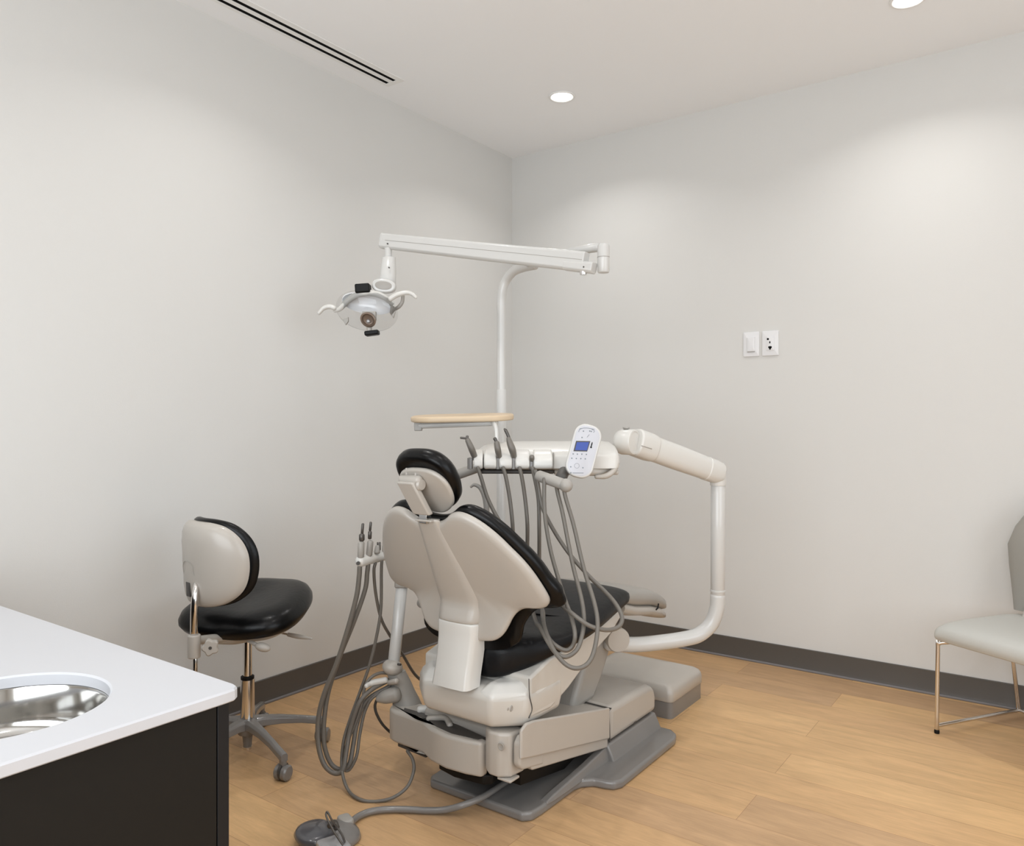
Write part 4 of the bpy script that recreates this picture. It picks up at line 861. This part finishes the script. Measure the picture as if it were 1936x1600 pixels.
cz0 = 0.13
M().lathe([(0.001, cz0), (0.0235, cz0), (0.0235, 0.262), (0.020, 0.264), (0.001, 0.264)], (SX, SY, 0), n=28).build('outer_cylinder', 'chrome', st)
M().lathe([(0.019, 0.262), (0.0225, 0.264), (0.0225, 0.272), (0.016, 0.274)], (SX, SY, 0), n=28).build('collar', 'black', st)
M().lathe([(0.001, 0.268), (0.0145, 0.268), (0.0145, 0.40), (0.001, 0.40)], (SX, SY, 0), n=24).build('gas_lift', 'chrome', st)
# seat: wide pad, a little tilted up at its front (away from the backrest)
bdir = (at(385, 1120, 2.40)-V((SX, SY, 0))); bdir.z = 0; bdir.normalize()
fdir = V((-bdir.x, -bdir.y, 0)); sdir = UP.cross(fdir)
ta = math.radians(9)
fy = (fdir*math.cos(ta)+UP*math.sin(ta)); nz = sdir.cross(fy)
if nz.z < 0: nz = -nz
sc_c = V((SX, SY, 0.478))+fdir*0.020
SFm = (sc_c, sdir, fy, nz)
half = [(0, .248), (.06, .240), (.120, .208), (.168, .142), (.200, .045), (.210, -.05), (.198, -.115), (.160, -.165), (.085, -.192), (0, -.188)]
so = cr(mirror_outline(half), 5, True)
def sdisp(x, y): return -0.010*math.exp(-((x)/0.09)**2)
seat = M().pad(so, SFm, [('t', .02, -.012), ('d', .05, -.012), ('d', .014, -.002), ('d', .002, .016), ('d', .002, .030), ('d', .012, .048), ('d', .032, .062), ('d', .060, .069), ('t', .6, .071), ('t', .3, .069), ('t', .02, .068)], disp=sdisp).build('seat', 'leather', st, sharp=70)
M().pad([(u*0.86, v*0.86) for u, v in so], SFm, [('t', .02, -.055), ('t', .45, -.055), ('t', .78, -.038), ('t', .98, -.016), ('t', 1, -.008), ('t', .02, -.008)]).build('seat_pan', 'shell', st, sharp=50)
# under-seat mechanism and levers
M().tube([at(400, 1208, 2.50), at(445, 1206, 2.58), at(485, 1200, 2.66)], [0.016, 0.022, 0.018], n=14).build('mechanism', 'shell', st)
lv = M().tube([at(444, 1196, 2.56), at(462, 1208, 2.53), at(484, 1219, 2.50)], [0.005, 0.005, 0.007], n=10).build('tilt_lever', 'shell', st)
M().ball(at(497, 1224, 2.49), 0.026, n=20, sc=(1, 0.6, 0.55), fr=((RXV-UP*0.25).normalized(), FWD, (UP+RXV*0.25).normalized())).build('paddle', 'shell', lv)
lv = M().tube([at(512, 1183, 2.70), at(514, 1190, 2.69), at(524, 1195, 2.68), at(545, 1200, 2.66)], 0.0035, n=10).build('height_lever', 'steel', st)
M().tube([at(545, 1200, 2.66), at(565, 1204, 2.64), at(590, 1208, 2.62)], [0.007, 0.008, 0.003], n=10, flat=UP).build('lever_grip', 'shell', lv)
# backrest
bc = at(374, 1066, 2.42)
bn = (TOCAM*0.747-RXV*0.665).normalized()     # back face normal (towards the camera side)
bx = UP.cross(bn).normalized(); bup = (UP+bn*0.05).normalized()
bn = bx.cross(bup).normalized(); bup = bn.cross(bx)
if bx.dot(RXV) < 0: bx = -bx; 
BF = (bc, bx, bup, bn)
half = [(0, .134), (.055, .132), (.100, .118), (.132, .082), (.148, .030), (.147, -.035), (.132, -.085), (.098, -.118), (.055, -.131), (0, -.134)]
bo_ = cr(mirror_outline([(u*1.05, v) for u, v in half]), 5, True)
def bd(x, y): return -3.3*x*x
bsh = M().pad(bo_, BF, [('t', .02, -.012), ('d', .01, -.012), ('d', 0, -.008), ('d', 0, .004), ('d', .004, .013), ('d', .014, .022), ('d', .034, .029), ('t', .6, .032), ('t', .3, .034), ('t', .02, .034)], disp=bd).build('back_shell', 'shell', st, sharp=70)
M().pad([(x*1.035, y*1.035+0.002) for x, y in bo_], BF, [('t', .02, -.062), ('t', .6, -.060), ('d', .03, -.054), ('d', .010, -.044), ('d', 0, -.032), ('d', 0, -.022), ('d', .006, -.012), ('t', .02, -.011)], disp=bd).build('back_pad', 'leather', st, sharp=70)
# slot cover outline on the shell
M().pad(rrect(0.026, 0.045, 0.002, 3, -0.002, -0.075), BF, rnd_prof(0.024, 0.0345, 0.001, 2)).build('slot', 'darkgrey', bsh)
lc = [(-.036, -.12), (-.034, -.02), (-.028, .003), (-.014, .013), (.012, .013), (.028, .003), (.034, -.02), (.040, -.12)]
def on_sh(x, y):
    r = math.hypot(x/0.148, y/0.134); h = 0.0345-0.004*r*r-(0.018*max(0, r-0.74)/0.22 if r > .74 else 0)
    return bc+bx*x+bup*y+bn*(h+bd(x, y)+0.0004)
M().tube([on_sh(*p) for p in lc], 0.0009, n=6, sm=5).build('cover_seam', 'greymid', bsh)
bar = M().tube([at(372, 1097, 2.40), at(370, 1112, 2.37), at(367.5, 1150, 2.36), at(367, 1200, 2.38)], [0.005, 0.0085, 0.0115, 0.0125], n=14, sm=6).build('back_bar', 'chrome', st)
M().tube([at(367, 1200, 2.38), at(367, 1244, 2.38)], 0.0195, n=14, sm=1, rnd=False).build('bar_clamp', 'shell', st, bevel=0.004)
M().tube([at(369, 1240, 2.38), at(369, 1280, 2.38)], 0.007, n=10, sm=1).build('bar_end', 'steel', st)
M().tube([at(367, 1212, 2.38), at(400, 1208, 2.47), at(430, 1206, 2.55)], 0.014, n=12).build('back_bracket', 'shell', st)
kn_ = M(); kc_ = at(398, 1224, 2.36)
kr = []
kax = (TOCAM+RXV*0.3).normalized(); ka = kax.orthogonal().normalized(); kb = kax.cross(ka)
for h, s in ((-0.012, 0.8), (-0.010, 1), (0.006, 1), (0.010, 0.85)):
    kr.append([kc_+kax*h+(ka*math.cos(t)+kb*math.sin(t))*(0.0235*s*(1+0.13*math.cos(5*t))) for t in [2*math.pi*k/50 for k in range(50)]])
ko = kn_.loft(kr).build('adjust_knob', 'shell', st)
M().lathe([(0.001, 0.011), (0.005, 0.011), (0.005, 0.008), (0.001, 0.008)], kc_, kax, n=14).build('knob_screw', 'darkgrey', ko)

# ------------------------------------------------------------------ visitor chair
P0 = V((2.263, -0.452, 0)); vx = V((0.861, -0.509, 0)).normalized(); vy = V((0.509, 0.861, 0)).normalized()
vc = thing('visitor_chair', 'light grey upholstered visitor chair with chrome rod frame, cut off at the right edge', 'chair', tuple(P0))
VF = (P0, vx, vy, UP)
W_, D_ = 0.50, 0.40
sz = 0.385
rows = []
for v, zt, zb, hw in ((-0.026, sz-0.012, sz-0.030, W_/2-0.006), (-0.022, sz+0.004, sz-0.036, W_/2-0.002), (-0.008, sz+0.018, sz-0.038, W_/2), (0.03, sz+0.028, sz-0.036, W_/2), (0.12, sz+0.032, sz-0.030, W_/2), (0.24, sz+0.030, sz-0.026, W_/2), (0.34, sz+0.030, sz-0.024, W_/2-0.004), (D_, sz+0.028, sz-0.022, W_/2-0.015)):
    n = 24; rg = []
    for k in range(n):
        a = 2*math.pi*k/n; c_, s_ = math.cos(a), math.sin(a); u = hw*math.copysign(abs(c_)**0.2, c_); z = (zt+zb)/2+(zt-zb)/2*math.copysign(abs(s_)**0.45, s_)
        rg.append(P0+vx*(W_/2+0.004+u)+vy*v+UP*z)
    rows.append(rg)
M().loft(rows).build('seat', 'vis', vc, sharp=60)
# back: waisted panel leaning back
rb = []
for z, hw, v, th in ((0.47, 0.205, 0.375, 0.016), (0.55, 0.213, 0.378, 0.02), (0.64, 0.222, 0.378, 0.022), (0.72, 0.225, 0.375, 0.022), (0.79, 0.205, 0.385, 0.022), (0.85, 0.17, 0.395, 0.02), (0.90, 0.12, 0.405, 0.014), (0.915, 0.08, 0.408, 0.008)):
    n = 24; rg = []
    for k in range(n):
        a = 2*math.pi*k/n; c_, s_ = math.cos(a), math.sin(a); u = hw*math.copysign(abs(c_)**0.35, c_)
        rg.append(P0+vx*(W_/2-0.012+u)+vy*(v+th*s_+0.03*(1-(u/0.23)**2))+UP*(z-0.042))
    rb.append(rg)
M().loft(rb).build('backrest', 'visback', vc, sharp=60)
def vp(u, v, z): return P0+vx*u+vy*v+UP*z
for u0, sg in ((0.0, 1), (W_-0.024, -1)):
    lg = M().tube([vp(u0+sg*0.035, 0.02, sz-0.042), vp(u0+sg*0.008, 0.0, sz-0.052), vp(u0+sg*0.004, 0, sz-0.08), vp(u0, 0.0, 0.012)], 0.0075, n=14, sm=6).build('front_leg', 'chrome', vc)
    M().lathe([(0.001, 0.0), (0.0085, 0.0), (0.0095, 0.008), (0.008, 0.014), (0.001, 0.014)], vp(u0, 0, 0), n=14).build('foot', 'black', lg)
    M().tube([vp(u0, 0.0, 0.028), vp(u0+sg*0.02, 0.43, 0.028)], 0.0068, n=14, sm=1).build('floor_rail', 'chrome', vc)
    lg = M().tube([vp(u0+sg*0.03, 0.36, sz-0.03), vp(u0+sg*0.02, 0.43, 0.03)], 0.0075, n=14, sm=1).build('rear_leg', 'chrome', vc)
M().tube([vp(0.02, 0.43, 0.028), vp(W_-0.044, 0.43, 0.028)], 0.0068, n=14, sm=1).build('cross_rail', 'chrome', vc)
M().tube([vp(0.09, 0.33, sz-0.03), vp(0.09, 0.37, 0.44), vp(0.09, 0.385, 0.50)], 0.009, n=12, sm=4).build('back_support', 'chrome', vc)
M().tube([vp(W_-0.114, 0.33, sz-0.03), vp(W_-0.114, 0.37, 0.44), vp(W_-0.114, 0.385, 0.50)], 0.009, n=12, sm=4).build('back_support', 'chrome', vc)

for o in bpy.data.objects:
    if '_o' in o.keys(): del o['_o']
